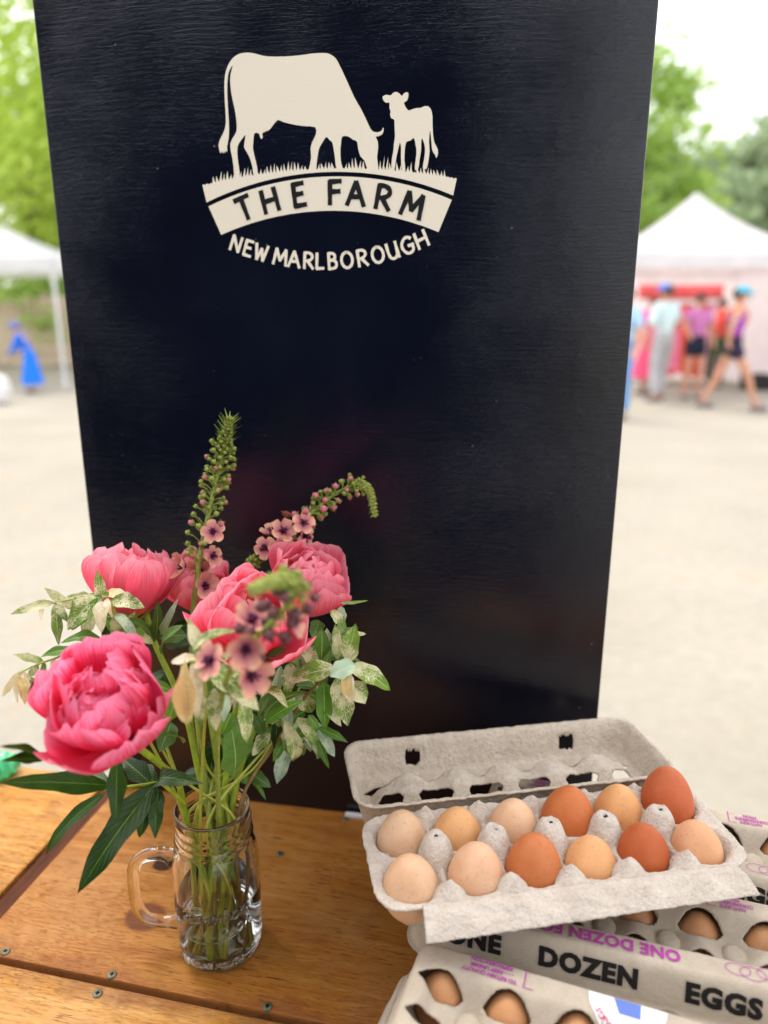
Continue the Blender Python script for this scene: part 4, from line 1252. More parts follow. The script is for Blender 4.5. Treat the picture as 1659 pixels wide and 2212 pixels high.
# ---------------------------------------------------------------- mullein spikes
mul_pet = NT('dusty_peach_floret')
_uv = mul_pet.coord('UV'); _sp = mul_pet.node('ShaderNodeSeparateXYZ'); mul_pet.l.new(_uv, _sp.inputs[0])
_n = mul_pet.noise(_uv, 6, 3)
mul_pet.set(Base_Color=mul_pet.ramp(mul_pet.math('ADD', _sp.outputs[0], mul_pet.math('MULTIPLY', _n, 0.15)), [(0.20, srgb(74, 22, 54)), (0.38, srgb(186, 108, 118)), (0.75, srgb(208, 142, 132)), (1.0, srgb(220, 168, 138))]), Roughness=0.6, Specular_IOR_Level=0.2)
mul_pet = mul_pet.m
mul_dark = plain('purple_filament', srgb(84, 26, 66), 0.6, 0.3, 0.3, 300)
bud_pink = plain('rosy_bud', srgb(196, 112, 124), 0.55, 0.3, 0.25, 350)
bud_green = plain('lime_bud', srgb(148, 158, 76, 0.9), 0.6, 0.3, 0.25, 350)
mul_stem = plain('lime_spike_stem', srgb(142, 158, 70, 0.9), 0.55, 0.3, 0.2, 200, 0.2, 1500)
brown_cal = plain('plum_calyx', srgb(112, 70, 74, 0.9), 0.6, 0.3, 0.3, 350)

def floret_mesh(r, rng):
    vs = []; uv = []; fs = []
    opn = rng.choice([0.1, 0.4, 0.9, 1.5])
    for k in range(5):
        a = k * 2 * math.pi / 5 + rng.uniform(-0.08, 0.08); b0 = len(vs)
        up = rng.uniform(0.05, 0.3) + opn
        for i in range(6):
            s = i / 5
            for j in range(5):
                q = (j / 4 - 0.5) * 2
                w = r * 0.40 * (0.25 + math.sin(math.pi * min(1, s * 0.62)) ** 0.9 * 0.85) * (1 if s < 0.8 else 0.86)
                rr_ = r * s * (1 - 0.13 * q * q * s)
                x, y = rr_, q * w
                z = r * (0.30 * s * (1 - s) + up * s * s * 0.5) + 0.10 * r * q * q * s + 0.05 * r * math.sin(4 * q + k)
                z += 0.0004 * k
                vs.append((x * math.cos(a) - y * math.sin(a), x * math.sin(a) + y * math.cos(a), z)); uv.append((s, j / 4))
        for i in range(5):
            for j in range(4):
                c = b0 + i * 5 + j; fs.append((c, c + 1, c + 6, c + 5))
    return mesh('floret', vs, fs, uv)
def filament_mesh(r, rng):
    vs = []; fs = []
    for k in range(18):
        a = rng.uniform(0, 6.28); l = r * rng.uniform(0.3, 0.6); o = rng.uniform(0.2, 0.9)
        d = Vector((math.cos(a) * o, math.sin(a) * o, 1)).normalized()
        tube([Vector((0, 0, r * 0.05)), d * l * 0.6 + Vector((0, 0, r * 0.06)), d * l + Vector((0, 0, r * 0.1))], [r * 0.035, r * 0.03, r * 0.055], 5, verts=vs, faces=fs)
    return mesh('filament', vs, fs)
def bud_mesh(r, rng, sep=True):
    vs, fs = lathe([(0.0001, -r), (r * 0.6, -r * 0.75), (r * 0.98, -r * 0.05), (r * 0.8, r * 0.6), (r * 0.3, r * 1.0), (0.0001, r * 1.05)], 9)
    vs = [v_ * (1 + 0.08 * math.sin(7 * v_.x / r + 3 * v_.y / r)) for v_ in vs]
    return mesh('bud', vs, fs)
def calyx_mesh(r):
    vs = []; fs = []
    for k in range(5):
        a = k * 2 * math.pi / 5; b0 = len(vs)
        for (s, w, z) in ((0.25, 0.25, -1.05), (0.95, 0.42, -0.3), (1.35, 0.02, 0.75)):
            for q in (-1, 1):
                x, y = r * s, q * w * r
                vs.append((x * math.cos(a) - y * math.sin(a), x * math.sin(a) + y * math.cos(a), z * r))
        fs += [(b0, b0 + 1, b0 + 3, b0 + 2), (b0 + 2, b0 + 3, b0 + 5, b0 + 4)]
    return mesh('calyx', vs, fs)
def mullein(label, pts, r_stem, spec, seed, bract=0.010, thin_tip=0.35):
    """pts: base .. tip. spec: list of (t0, t1, kind, count, size, spread)"""
    rng = random.Random(seed)
    root = empty('mullein_spike', pts[0])
    tag(root, label, 'flower', 'flower spikes in the mug')
    lp = [p - pts[0] for p in pts]
    N_ = 80
    path = catmull(lp, N_); fr = frames(path)
    link('stem', tube_mesh('stem', path, [r_stem * (1 - (1 - thin_tip) * (i / N_) ** 1.4) for i in range(N_ + 1)], 10), mul_stem, root)
    brv = []; brf = []; tipv = []; tipf = []
    ga = rng.uniform(0, 6)
    calx = {}
    for (t0, t1, kind, cnt, size, spread) in spec:
        bmeshes = [bud_mesh(size, rng) for _ in range(3)]
        cal = calyx_mesh(size * 1.05)
        for k in range(cnt):
            t = t0 + (t1 - t0) * (k + rng.uniform(0.1, 0.9)) / cnt
            i = min(N_ - 1, int(t * N_))
            p, tg, a_, b_ = fr[i]
            ga += 2.39996
            d = (a_ * math.cos(ga) + b_ * math.sin(ga))
            out = (d * 1.0 + tg * rng.uniform(0.35, 0.7)).normalized()
            rs = r_stem * (1 - (1 - thin_tip) * t ** 1.4)
            sp_ = spread * rng.uniform(0.75, 1.2) * ((1 - 0.75 * (t - t0) / (t1 - t0)) if (kind == 'tip' or t0 > 0.8) else 1.0)
            head = p + d * rs * 0.8 + out * sp_
            face = (out + tg * 0.25).normalized()
            qm = Matrix.Translation(head) @ face.to_track_quat('Z', 'Y').to_matrix().to_4x4()
            if kind in ('floret', 'bud', 'gbud', 'plum'):
                tube([p + d * rs * 0.5, (p + d * rs + head) * 0.5 + tg * sp_ * 0.08, head - face * size * 0.6], [0.00075, 0.0006, 0.0007], 5, verts=brv, faces=brf)
            if kind == 'floret':
                # turn the flower partly to the viewer's side
                fdir = (face * 1.1 + Vector((rng.uniform(-.8, .8), -0.55, rng.uniform(-.5, .3)))).normalized()
                qm = Matrix.Translation(head) @ fdir.to_track_quat('Z', 'Y').to_matrix().to_4x4() @ Matrix.Rotation(rng.uniform(0, 6), 4, 'Z')
                o = link('floret', floret_mesh(size * rng.uniform(0.85, 1.1), rng), mul_pet, root); o.matrix_local = qm
                f_ = link('filaments', filament_mesh(size, rng), mul_dark, o)
            elif kind in ('bud', 'gbud', 'plum'):
                o = bpy.data.objects.new('bud', rng.choice(bmeshes)); COL.objects.link(o); o.parent = root; o.matrix_local = qm @ Matrix.Scale(rng.uniform(0.8, 1.15), 4)
                if not o.data.materials: o.data.materials.append({'bud': bud_pink, 'gbud': bud_green, 'plum': brown_cal}[kind]); o.data.shade_smooth()
                c = bpy.data.objects.new('calyx', cal); COL.objects.link(c); c.parent = o
                if not cal.materials: cal.materials.append(mul_stem if kind != 'plum' else brown_cal)
            elif kind == 'tip':
                vv_, ff_ = lathe([(0.0001, -size), (size * 0.9, -size * 0.3), (size * 0.7, size * 0.6), (0.0001, size * 1.3)], 6)
                b0 = len(tipv)
                tipv.extend([qm @ x for x in vv_]); tipf.extend([tuple(b0 + z for z in f__) for f__ in ff_])
            # narrow bract below each
            if kind != 'floret' or True:
                bl = bract * rng.uniform(0.6, 1.2) * (1 - 0.55 * t)
                od = (d * 0.95 + tg * rng.uniform(0.3, 0.8)).normalized()
                sd = od.cross(tg).normalized()
                b0 = len(brv)
                ww = 0.0011 * (1 - 0.4 * t)
                q0 = p + d * rs * 0.7 - tg * 0.001
                for s_, w_ in ((0, 0.6), (0.4, 1.0), (0.8, 0.5), (1.0, 0.05)):
                    c_ = q0 + od * bl * s_ + tg * bl * 0.18 * s_ * s_
                    brv.append(c_ + sd * ww * w_); brv.append(c_ - sd * ww * w_ + d * 0.0002)
                for m_ in range(3):
                    brf.append((b0 + 2 * m_, b0 + 2 * m_ + 1, b0 + 2 * m_ + 3, b0 + 2 * m_ + 2))
    o = link('bracts', mesh('bracts', brv, brf), mul_stem, root); o['kind'] = 'stuff'
    if tipv:
        o = link('tip_buds', mesh('tip_buds', tipv, tipf), bud_green, root); o['kind'] = 'stuff'
    return root
# upright spike
A = [injar(150, 0.4, 0.010), injar(100, 0.3, 0.07), neck(120, 0.45), at_y(415, 1420, 0.655), at_y(428, 1230, 0.675), at_y(455, 1090, 0.69), at_y(480, 985, 0.70), at_y(497, 898, 0.70)]
mu_a = mullein('tall upright green flower spike with pink buds rising against the black board', A, 0.0034,
    [(0.535, 0.60, 'floret', 4, 0.0125, 0.013), (0.58, 0.70, 'bud', 6, 0.0038, 0.015), (0.70, 0.84, 'bud', 11, 0.0027, 0.012), (0.64, 0.67, 'floret', 1, 0.0115, 0.016),
     (0.58, 0.70, 'gbud', 15, 0.0026, 0.0145), (0.70, 0.80, 'gbud', 22, 0.0024, 0.0125), (0.80, 0.88, 'gbud', 26, 0.0021, 0.0120), (0.87, 0.96, 'gbud', 34, 0.0018, 0.0085), (0.90, 1.0, 'tip', 70, 0.0015, 0.0042)], 3, 0.026)
B = [injar(30, 0.5, 0.010), injar(60, 0.3, 0.07), neck(60, 0.7), at_y(480, 1480, 0.66), at_y(510, 1270, 0.70), at_y(560, 1205, 0.71), at_y(630, 1150, 0.715), at_y(700, 1085, 0.72), at_y(762, 1048, 0.72), at_y(797, 1060, 0.72), at_y(811, 1118, 0.72)]
mu_b = mullein('arching flower spike with open peach florets and a drooping green tip', B, 0.0027,
    [(0.515, 0.64, 'floret', 9, 0.0135, 0.010), (0.62, 0.72, 'bud', 12, 0.0036, 0.011), (0.70, 0.80, 'bud', 12, 0.0027, 0.009), (0.63, 0.84, 'gbud', 30, 0.0021, 0.0085), (0.46, 0.53, 'tip', 34, 0.0026, 0.005), (0.80, 1.0, 'tip', 150, 0.0018, 0.0036)], 8, 0.011)
Cc = [injar(-100, 0.3, 0.010), injar(-110, 0.2, 0.07), neck(-60, 0.6), at_y(470, 1600, 0.53), at_y(490, 1465, 0.455), at_y(540, 1392, 0.42), at_y(602, 1330, 0.405), at_y(638, 1283, 0.395), at_y(622, 1256, 0.388), at_y(585, 1258, 0.382), at_y(540, 1276, 0.375)]
mu_c = mullein('out of focus flower spike curling over in front of the central pink peony', Cc, 0.0024,
    [(0.385, 0.53, 'floret', 5, 0.0125, 0.012), (0.56, 0.60, 'floret', 1, 0.0105, 0.012), (0.50, 0.73, 'plum', 20, 0.0034, 0.011), (0.70, 0.80, 'gbud', 12, 0.0023, 0.007), (0.72, 1.0, 'tip', 150, 0.0022, 0.0036)], 5, 0.008)

# ---------------------------------------------------------------- variegated willow sprigs
def sprig(label, pts, r0, r1, mat, lvs, name='willow_sprig'):
    root = empty(name, pts[0])
    tag(root, label, 'foliage', 'leafy sprigs in the mug')
    stem(root, [p - pts[0] for p in pts], r0, r1, mat, 8)
    group_leaves(root, lvs)
    return root
V, Cr, Pe, Br, Dk, Pl, Md = leaf_var, leaf_cream, leaf_peach, leaf_bright, leaf_dark, leaf_pale, leaf_mid
sprig('cream and green mottled sprig hanging beside the peony on the board edge', [injar(200, 0.6, 0.012), neck(190, 0.8), at_y(340, 1560, 0.60), at_y(270, 1380, 0.61), at_y(228, 1288, 0.60), at_y(170, 1292, 0.59), at_y(112, 1304, 0.585)], 0.0018, 0.0007, stem_sp, [
    (118, 1301, 23, 1327, 20, V, .585, .57, dict(arch=.08)), (170, 1316, 95, 1270, 24, V, .59, .58, dict(arch=-.08)), (120, 1303, 127, 1395, 22, V, .585, .57, dict(arch=.08)),
    (226, 1292, 210, 1230, 26, V, .60, .59, dict(arch=.25)), (218, 1284, 146, 1360, 52, V, .59, .565, dict(arch=.12)), (222, 1300, 180, 1386, 34, V, .595, .58, dict(arch=.1)),
    (217, 1298, 219, 1368, 28, Cr, .58, .56, dict(arch=.1, fold=.6)), (230, 1293, 244, 1336, 14, Cr, .585, .57, dict(arch=.25)), (230, 1281, 278, 1289, 26, Cr, .60, .60, dict(arch=.05)),
    (120, 1304, 146, 1345, 18, V, .585, .575, dict(arch=.05)), (90, 1310, 88, 1340, 10, Cr, .58, .57, dict(arch=.05)), (250, 1330, 255, 1390, 26, V, .61, .60, dict(arch=.05)), (240, 1340, 226, 1400, 24, Dk, .62, .61, dict(arch=.05)),
    (200, 1290, 145, 1288, 22, V, .60, .60, dict(arch=-.1))])
sprig('trailing sprig with drooping cream leaves at the outer edge by the largest peony', [injar(210, 0.7, 0.012), neck(205, 0.9), at_y(300, 1560, 0.56), at_y(190, 1405, 0.545), at_y(120, 1422, 0.54), at_y(70, 1440, 0.535), at_y(40, 1456, 0.53)], 0.0016, 0.0006, stem_sp, [
    (94, 1430, 26, 1414, 17, V, .54, .53, dict(arch=.08)), (167, 1403, 86, 1420, 22, Br, .545, .54, dict(arch=.12)), (52, 1446, 3, 1507, 16, Cr, .535, .525, dict(arch=.1)),
    (40, 1460, 54, 1523, 20, Pe, .53, .52, dict(arch=.1, fold=.7)), (52, 1452, 74, 1507, 13, Cr, .535, .53, dict(arch=.1)), (66, 1462, 87, 1497, 12, V, .535, .53, dict(arch=.1)),
    (96, 1431, 92, 1468, 13, V, .54, .535, dict(arch=.08)), (83, 1437, 61, 1463, 16, V, .535, .53, dict(arch=.08)), (118, 1423, 111, 1444, 11, V, .54, .535, dict(arch=.08)), (36, 1462, 38, 1520, 10, Cr, .53, .525, dict(arch=.1))])
sprig('pale mottled sprig with a peach coloured drooping tip in front of the stems', [injar(-130, 0.6, 0.012), neck(-110, 0.7), at_y(440, 1600, 0.53), at_y(445, 1500, 0.49), at_y(430, 1436, 0.475), at_y(408, 1428, 0.47)], 0.0016, 0.0008, stem_sp, [
    (440, 1440, 405, 1333, 28, V, .475, .49, dict(arch=.10)), (414, 1410, 520, 1362, 26, V, .47, .46, dict(arch=.18)), (446, 1438, 560, 1536, 54, V, .475, .455, dict(arch=.10)),
    (428, 1440, 436, 1575, 32, V, .475, .465, dict(arch=.05)), (400, 1425, 404, 1566, 46, Pe, .465, .45, dict(arch=.06, fold=.7, belly=.6)), (392, 1430, 394, 1560, 20, Pe, .467, .455, dict(arch=.05, fold=.6, belly=.6)), (416, 1432, 424, 1550, 30, Cr, .468, .456, dict(arch=.06, fold=.5)),
    (463, 1486, 467, 1580, 28, V, .48, .47, dict(arch=.05)), (522, 1510, 533, 1605, 32, V, .50, .49, dict(arch=.05)), (370, 1430, 440, 1422, 24, Cr, .49, .48, dict(arch=.05)), (490, 1500, 482, 1560, 22, Pl, .50, .49, dict(arch=.05))])
sprig('star shaped mottled leaf cluster with yellow heart, farthest over the black board', [injar(-20, 0.7, 0.012), neck(0, 0.85), at_y(600, 1600, 0.60), at_y(665, 1500, 0.58), at_y(715, 1455, 0.565), at_y(757, 1442, 0.555)], 0.0018, 0.0008, stem_br, [
    (726, 1443, 621, 1472, 46, V, .56, .555, dict(arch=.08)), (757, 1438, 843, 1491, 42, V, .555, .545, dict(arch=.10)), (752, 1430, 769, 1346, 36, V, .555, .56, dict(arch=.06)),
    (744, 1378, 791, 1369, 16, V, .57, .57, dict(arch=.06)), (730, 1458, 751, 1569, 46, V, .555, .54, dict(arch=.08)), (758, 1472, 789, 1521, 42, V, .55, .54, dict(arch=.08)),
    (768, 1436, 712, 1462, 42, Pl, .545, .54, dict(arch=.1)), (756, 1455, 763, 1522, 28, Cr, .54, .53, dict(arch=.1, fold=.7)), (748, 1458, 752, 1512, 20, Pe, .538, .53, dict(arch=.1, fold=.6)),
    (694, 1434, 695, 1356, 36, Br, .58, .59, dict(arch=.06)), (714, 1420, 706, 1356, 28, Pl, .585, .59, dict(arch=.06)), (730, 1425, 724, 1348, 22, V, .575, .58, dict(arch=.06)),
    (748, 1398, 730, 1336, 26, V, .58, .585, dict(arch=.06)), (700, 1472, 703, 1577, 36, Br, .575, .56, dict(arch=.08)), (736, 1303, 795, 1297, 9, V, .60, .60, dict(arch=-.05)),
    (715, 1318, 748, 1360, 22, V, .60, .595, dict(arch=.1)), (680, 1410, 640, 1450, 26, Pl, .59, .585, dict(arch=.1)), (735, 1310, 745, 1345, 20, Pl, .605, .60, dict(arch=.1))])
sprig('glossy bright green leaved twig low on the side nearest the egg cartons', [injar(-40, 0.9, 0.012), injar(10, 0.9, 0.09), neck(10, 0.95), at_y(545, 1672, 0.625), at_y(612, 1575, 0.62), at_y(664, 1504, 0.615)], 0.0019, 0.0012, stem_br, [
    (688, 1574, 629, 1595, 32, Br, .62, .61, dict(arch=.1)), (688, 1572, 752, 1604, 19, Br, .62, .61, dict(arch=.08)), (687, 1598, 711, 1660, 16, Br, .62, .61, dict(arch=.08)),
    (658, 1537, 620, 1562, 30, Br, .62, .61, dict(arch=.1)), (665, 1545, 688, 1576, 18, Br, .62, .62, dict(arch=.1)), (595, 1537, 596, 1636, 24, Dk, .61, .60, dict(arch=.1)),
    (622, 1568, 625, 1633, 30, V, .60, .59, dict(arch=.1)), (667, 1590, 671, 1624, 22, Pl, .63, .62, dict(arch=.1)), (607, 1438, 582, 1515, 20, Pl, .60, .59, dict(arch=.1, fold=.5)),
    (628, 1530, 582, 1500, 30, Dk, .61, .61, dict(arch=.1)), (664, 1505, 610, 1540, 28, Pl, .62, .62, dict(arch=.1)), (584, 1583, 545, 1633, 28, V, .60, .59, dict(arch=.1)),
    (620, 1510, 640, 1460, 26, Dk, .63, .63, dict(arch=.1)), (650, 1530, 690, 1490, 28, Md, .63, .63, dict(arch=.1)), (690, 1490, 640, 1480, 34, Md, .62, .61, dict(arch=.1)), (539, 1687, 575, 1729, 13, Br, .62, .60, dict(arch=.25)),
    (570, 1590, 545, 1540, 24, Md, .62, .62, dict(arch=.1)), (600, 1500, 560, 1560, 26, Md, .62, .61, dict(arch=.1)), (675, 1600, 690, 1640, 14, Br, .625, .62, dict(arch=.1))])
# leafy stems that fill the dark middle of the bunch
rf = random.Random(77)
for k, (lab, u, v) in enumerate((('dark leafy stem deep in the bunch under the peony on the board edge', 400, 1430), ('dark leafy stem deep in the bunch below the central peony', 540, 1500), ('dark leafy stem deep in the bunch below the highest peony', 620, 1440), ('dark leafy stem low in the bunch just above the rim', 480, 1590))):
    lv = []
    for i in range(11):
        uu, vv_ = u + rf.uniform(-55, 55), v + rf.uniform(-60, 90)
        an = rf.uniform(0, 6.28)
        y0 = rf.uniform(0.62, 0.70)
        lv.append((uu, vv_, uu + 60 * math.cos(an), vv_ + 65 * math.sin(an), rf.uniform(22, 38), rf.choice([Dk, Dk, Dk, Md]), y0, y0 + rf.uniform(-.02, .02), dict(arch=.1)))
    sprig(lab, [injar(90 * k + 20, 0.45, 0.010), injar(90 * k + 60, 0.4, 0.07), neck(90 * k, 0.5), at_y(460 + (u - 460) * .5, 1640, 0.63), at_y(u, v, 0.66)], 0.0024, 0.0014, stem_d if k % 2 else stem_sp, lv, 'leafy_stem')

# more drooping mottled and fresh green leaves through the outside of the bunch
rf = random.Random(5)
for k, (lab, u, v, yy, mats) in enumerate((
    ('pale mottled sprig drooping under the cup shaped peony on the board edge', 250, 1350, .60, (V, V, Br, Pl)),
    ('fresh green sprig showing between the largest and the central peony', 420, 1480, .56, (Br, V, Md, Br)),
    ('mottled sprig below the central peony over the stems', 545, 1530, .57, (V, Br, Md, V)),
    ('fresh green sprig below the highest peony against the black board', 670, 1440, .61, (Br, Br, V, Md)),
    ('soft pale sprig hanging lowest over the black board', 640, 1560, .60, (V, Pl, Br, V)))):
    lv = []
    for i in range(15):
        uu, vv_ = u + rf.uniform(-50, 50), v + rf.uniform(-60, 60)
        an = rf.choice([rf.uniform(0.6, 2.5), rf.uniform(0, 6.28)])
        l = rf.uniform(55, 100); y0 = yy + rf.uniform(-.03, .04)
        lv.append((uu, vv_, uu + l * math.cos(an), vv_ + l * math.sin(an), rf.uniform(18, 36), mats[i % 4], y0, y0 - rf.uniform(-.01, .025), dict(arch=rf.uniform(.05, .2), fold=rf.uniform(.15, .5), tipcurl=rf.uniform(0, .15))))
    sprig(lab, [injar(72 * k, 0.65, 0.010), injar(72 * k + 40, 0.5, 0.07), neck(72 * k - 20, 0.8), at_y(465 + (u - 465) * .45, 1650, 0.60), at_y(u, v, yy + .02)], 0.0018, 0.0010, stem_sp, lv)
# ================================================================== a crumpled green bag at the table's far corner
gb = at_z(-2, 1685, TABLE_Z)
bm = bmesh.new(); bmesh.ops.create_icosphere(bm, subdivisions=4, radius=1.0)
for v_ in bm.verts:
    p = v_.co
    k = 1 + 0.22 * math.sin(9 * p.x + 4 * p.z) * math.sin(8 * p.y + 5 * p.x) + 0.16 * abs(math.sin(13 * p.z + 7 * p.y))
    v_.co = Vector((p.x * 0.020 * k, p.y * 0.020 * k, max(-0.011, p.z * 0.014 * k) + 0.0118))
gbo = link('green_bag', bm_mesh('green_bag', bm), plain('green_plastic', srgb(70, 205, 130, 0.9), 0.25, 0.6, 0.3, 60))
gbo.location = gb + Vector((-0.004, 0.012, 0))
tag(gbo, 'small crumpled bright green plastic bag at the far corner of the table', 'bag')

# ================================================================== market tents
canvas_w = plain('white_tent_canvas', (0.80, 0.80, 0.82), 0.7, 0.2, 0.05, 3)
def see_light(m, f):                # cloth that lets some light through
    nt = m.node_tree; o_ = [n for n in nt.nodes if n.type == 'OUTPUT_MATERIAL'][0]; b_ = [n for n in nt.nodes if n.type == 'BSDF_PRINCIPLED'][0]
    tr = nt.nodes.new('ShaderNodeBsdfTranslucent'); mx = nt.nodes.new('ShaderNodeMixShader'); mx.inputs[0].default_value = f
    nt.links.new(b_.inputs['Base Color'].links[0].from_socket, tr.inputs['Color'])
    nt.links.new(b_.outputs[0], mx.inputs[1]); nt.links.new(tr.outputs[0], mx.inputs[2]); nt.links.new(mx.outputs[0], o_.inputs['Surface'])
see_light(canvas_w, 0.5)
tent_metal = plain('tent_leg_metal', (0.70, 0.71, 0.72), 0.45, 0.5, 0.1)
def tent(label, cx, cy, half, eave, peak, rz, walls=()):
    root = empty('market_tent', (cx, cy, 0), rz)
    tag(root, label, 'tent', 'white market tents')
    n = 14
    roof_v = []; roof_f = []
    for s in range(4):                                  # four sagging roof panels
        b0 = len(roof_v)
        a0 = math.pi / 4 + s * math.pi / 2; a1 = a0 + math.pi / 2
        c0 = Vector((math.cos(a0), math.sin(a0), 0)) * half * math.sqrt(2); c1 = Vector((math.cos(a1), math.sin(a1), 0)) * half * math.sqrt(2)
        vs = []; fs = []
        for i in range(n + 1):
            t = i / n
            for j in range(n + 1):
                p = c0.lerp(c1, j / n) * (1 - t)
                z = eave + (peak - eave) * (0.55 * t + 0.45 * t ** 2.2) - 0.03 * math.sin(math.pi * j / n) * (1 - t)
                vs.append((p.x, p.y, z))
        for i in range(n):
            for j in range(n):
                a = i * (n + 1) + j; fs.append((a, a + 1, a + n + 2, a + n + 1))
        link('roof_panel', mesh('roof_panel', vs, fs), canvas_w, root)
        vs = []; fs = []
        for j in range(n + 1):
            p = c0.lerp(c1, j / n) * 1.003
            vs.append((p.x, p.y, eave + 0.01)); vs.append((p.x * 1.004, p.y * 1.004, eave - 0.24 + 0.02 * math.sin(j * 2.2)))
        for j in range(n): fs.append((2 * j, 2 * j + 1, 2 * j + 3, 2 * j + 2))
        link('valance', mesh('valance', vs, fs), canvas_w, root)
    for sx in (-1, 1):
        for sy in (-1, 1):
            link('leg', box_mesh('leg', 0.05, 0.05, eave, 0.006, (sx * (half - 0.04), sy * (half - 0.04), eave / 2)), tent_metal, root, smooth=False)
            link('foot_plate', box_mesh('foot_plate', 0.14, 0.14, 0.012, 0.003, (sx * (half - 0.04), sy * (half - 0.04), 0.006)), tent_metal, root, smooth=False)
    for (nm, p0, p1, col) in walls:
        vs = []; fs = []
        for j in range(31):
            q = Vector(p0).lerp(Vector(p1), j / 30)
            w_ = 0.03 * math.sin(j * 1.7)
            vs.append((q.x + w_, q.y + w_, 0.03)); vs.append((q.x, q.y, eave - 0.02))
        for j in range(30): fs.append((2 * j, 2 * j + 1, 2 * j + 3, 2 * j + 2))
        link(nm, mesh(nm, vs, fs), col, root)
    return root
wall_w = plain('side_wall_canvas', srgb(240, 226, 226), 0.8, 0.15, 0.06, 2)
see_light(wall_w, 0.5)
tc = at_y(1490, 560, 13.9)
tent('white peaked market tent with a red banner, behind the strolling people', tc.x, 13.9, 1.5, 2.27, 3.33, R(-2), (('back_wall', (-1.45, 1.44, 0), (1.45, 1.44, 0), wall_w), ('side_wall', (1.44, -1.0, 0), (1.44, 1.4, 0), wall_w)))
lc = at_y(114, 560, 14.0)
tent('white market tent with one visible leg, in front of the wooden fence', lc.x - 1.5, 15.5, 1.5, 2.28, 2.92, R(0))

# red banner hung under the tent's front edge
b0_, b1_ = at_y(1380, 614, 12.36), at_y(1562, 645, 12.36)
vs = []; fs = []
for i in range(25):
    x = b0_.x + (b1_.x - b0_.x) * i / 24
    for z in (b1_.z, (b0_.z + b1_.z) / 2, b0_.z): vs.append((x, 12.36 + 0.02 * math.sin(i * 0.9), z - 0.012 * math.sin(math.pi * i / 24)))
for i in range(24):
    for j in range(2): fs.append((i * 3 + j, i * 3 + j + 1, i * 3 + j + 4, i * 3 + j + 3))
ban = link('banner', mesh('banner', vs, fs), plain('red_banner_cloth', srgb(225, 92, 92), 0.7, 0.2, 0.25, 6))
m_ = ban.modifiers.new('s', 'SOLIDIFY'); m_.thickness = 0.004
tag(ban, 'long red banner hanging below the front edge of the market tent', 'banner')

# dresses on a rail
rail = empty('clothes_rail', at_z(1455, 832, 0))
tag(rail, 'metal clothes rail with garments under the white tent', 'clothes rail')
rl = rail.location
RW = 0.70
for sx in (-1, 1):
    link('upright', tube_mesh('upright', [Vector((sx * RW, 0, 0)), Vector((sx * RW, 0, 1.55))], 0.016, 8), tent_metal, rail)
    link('foot', tube_mesh('foot', [Vector((sx * RW, -0.25, 0.02)), Vector((sx * RW, 0.25, 0.02))], 0.018, 8), tent_metal, rail)
link('hanging_bar', tube_mesh('hanging_bar', [Vector((-RW, 0, 1.55)), Vector((RW, 0, 1.55))], 0.015, 8), tent_metal, rail)
def dress(lab, x, col, ln, w):
    o = empty('dress', rl + Vector((x, 0, 1.53 - ln)))
    vs = []; fs = []; n = 20
    for i in range(13):
        s = i / 12; z = ln * (1 - s) - 0.05
        ww = w * (0.42 if s < 0.06 else 0.55 - 0.18 * math.exp(-((s - 0.35) / 0.15) ** 2) + 0.55 * max(0, s - 0.3))
        for k in range(n):
            a = 2 * math.pi * k / n
            r = 1 + 0.12 * math.sin(5 * a) * s
            vs.append((ww * math.cos(a) * r, 0.35 * ww * math.sin(a) * r, z))
    for i in range(12):
        for k in range(n):
            k2 = (k + 1) % n; fs.append((i * n + k, i * n + k2, (i + 1) * n + k2, (i + 1) * n + k))
    fs.append(tuple(range(n)))
    link('cloth', mesh('cloth', vs, fs), plain('dress_cloth', col, 0.8, 0.15, 0.15, 8), o)
    link('hanger', tube_mesh('hanger', [Vector((-0.18, 0, ln - 0.07)), Vector((0, 0, ln - 0.02)), Vector((0.18, 0, ln - 0.07))], 0.006, 6), tent_metal, o)
    link('hook', tube_mesh('hook', [Vector((0, 0, ln - 0.02)), Vector((0, 0.012, ln + 0.03)), Vector((0, 0, ln + 0.04))], 0.004, 6), tent_metal, o)
    tag(o, lab, 'dress', 'dresses on the rail')
dress('bright pink dress hanging at the board end of the rail', -0.46, srgb(240, 110, 160), 1.25, 0.24)
dress('crimson dress hanging second from the board on the rail', -0.24, srgb(215, 50, 70), 1.3, 0.24)
dress('orange red dress hanging behind the person in pale blue', 0.12, srgb(228, 90, 50), 1.25, 0.24)
dress('scarlet dress hanging behind the person in dark shorts', 0.40, srgb(225, 45, 45), 1.32, 0.26)
dress('pale pink dress hanging at the far end of the rail', 0.60, srgb(248, 170, 190), 1.3, 0.26)
dress('rose pink dress hanging behind the pale blue shirt', -0.06, srgb(242, 130, 160), 1.2, 0.24)
crate = empty('black_crate', at_z(1632, 842, 0))
tag(crate, 'black plastic crate on the ground at the tent corner', 'crate')
cm_ = plain('black_plastic', (0.02, 0.02, 0.022), 0.5)
for nm, sx, sy, sz, c in (('bottom', .46, .32, .02, (0, 0, .012)), ('side', .02, .32, .26, (-.22, 0, .15)), ('side', .02, .32, .26, (.22, 0, .15)), ('side', .42, .02, .26, (0, -.15, .15)), ('side', .42, .02, .26, (0, .15, .15))):
    link(nm, box_mesh(nm, sx, sy, sz, 0.004, c), cm_, crate, smooth=False)

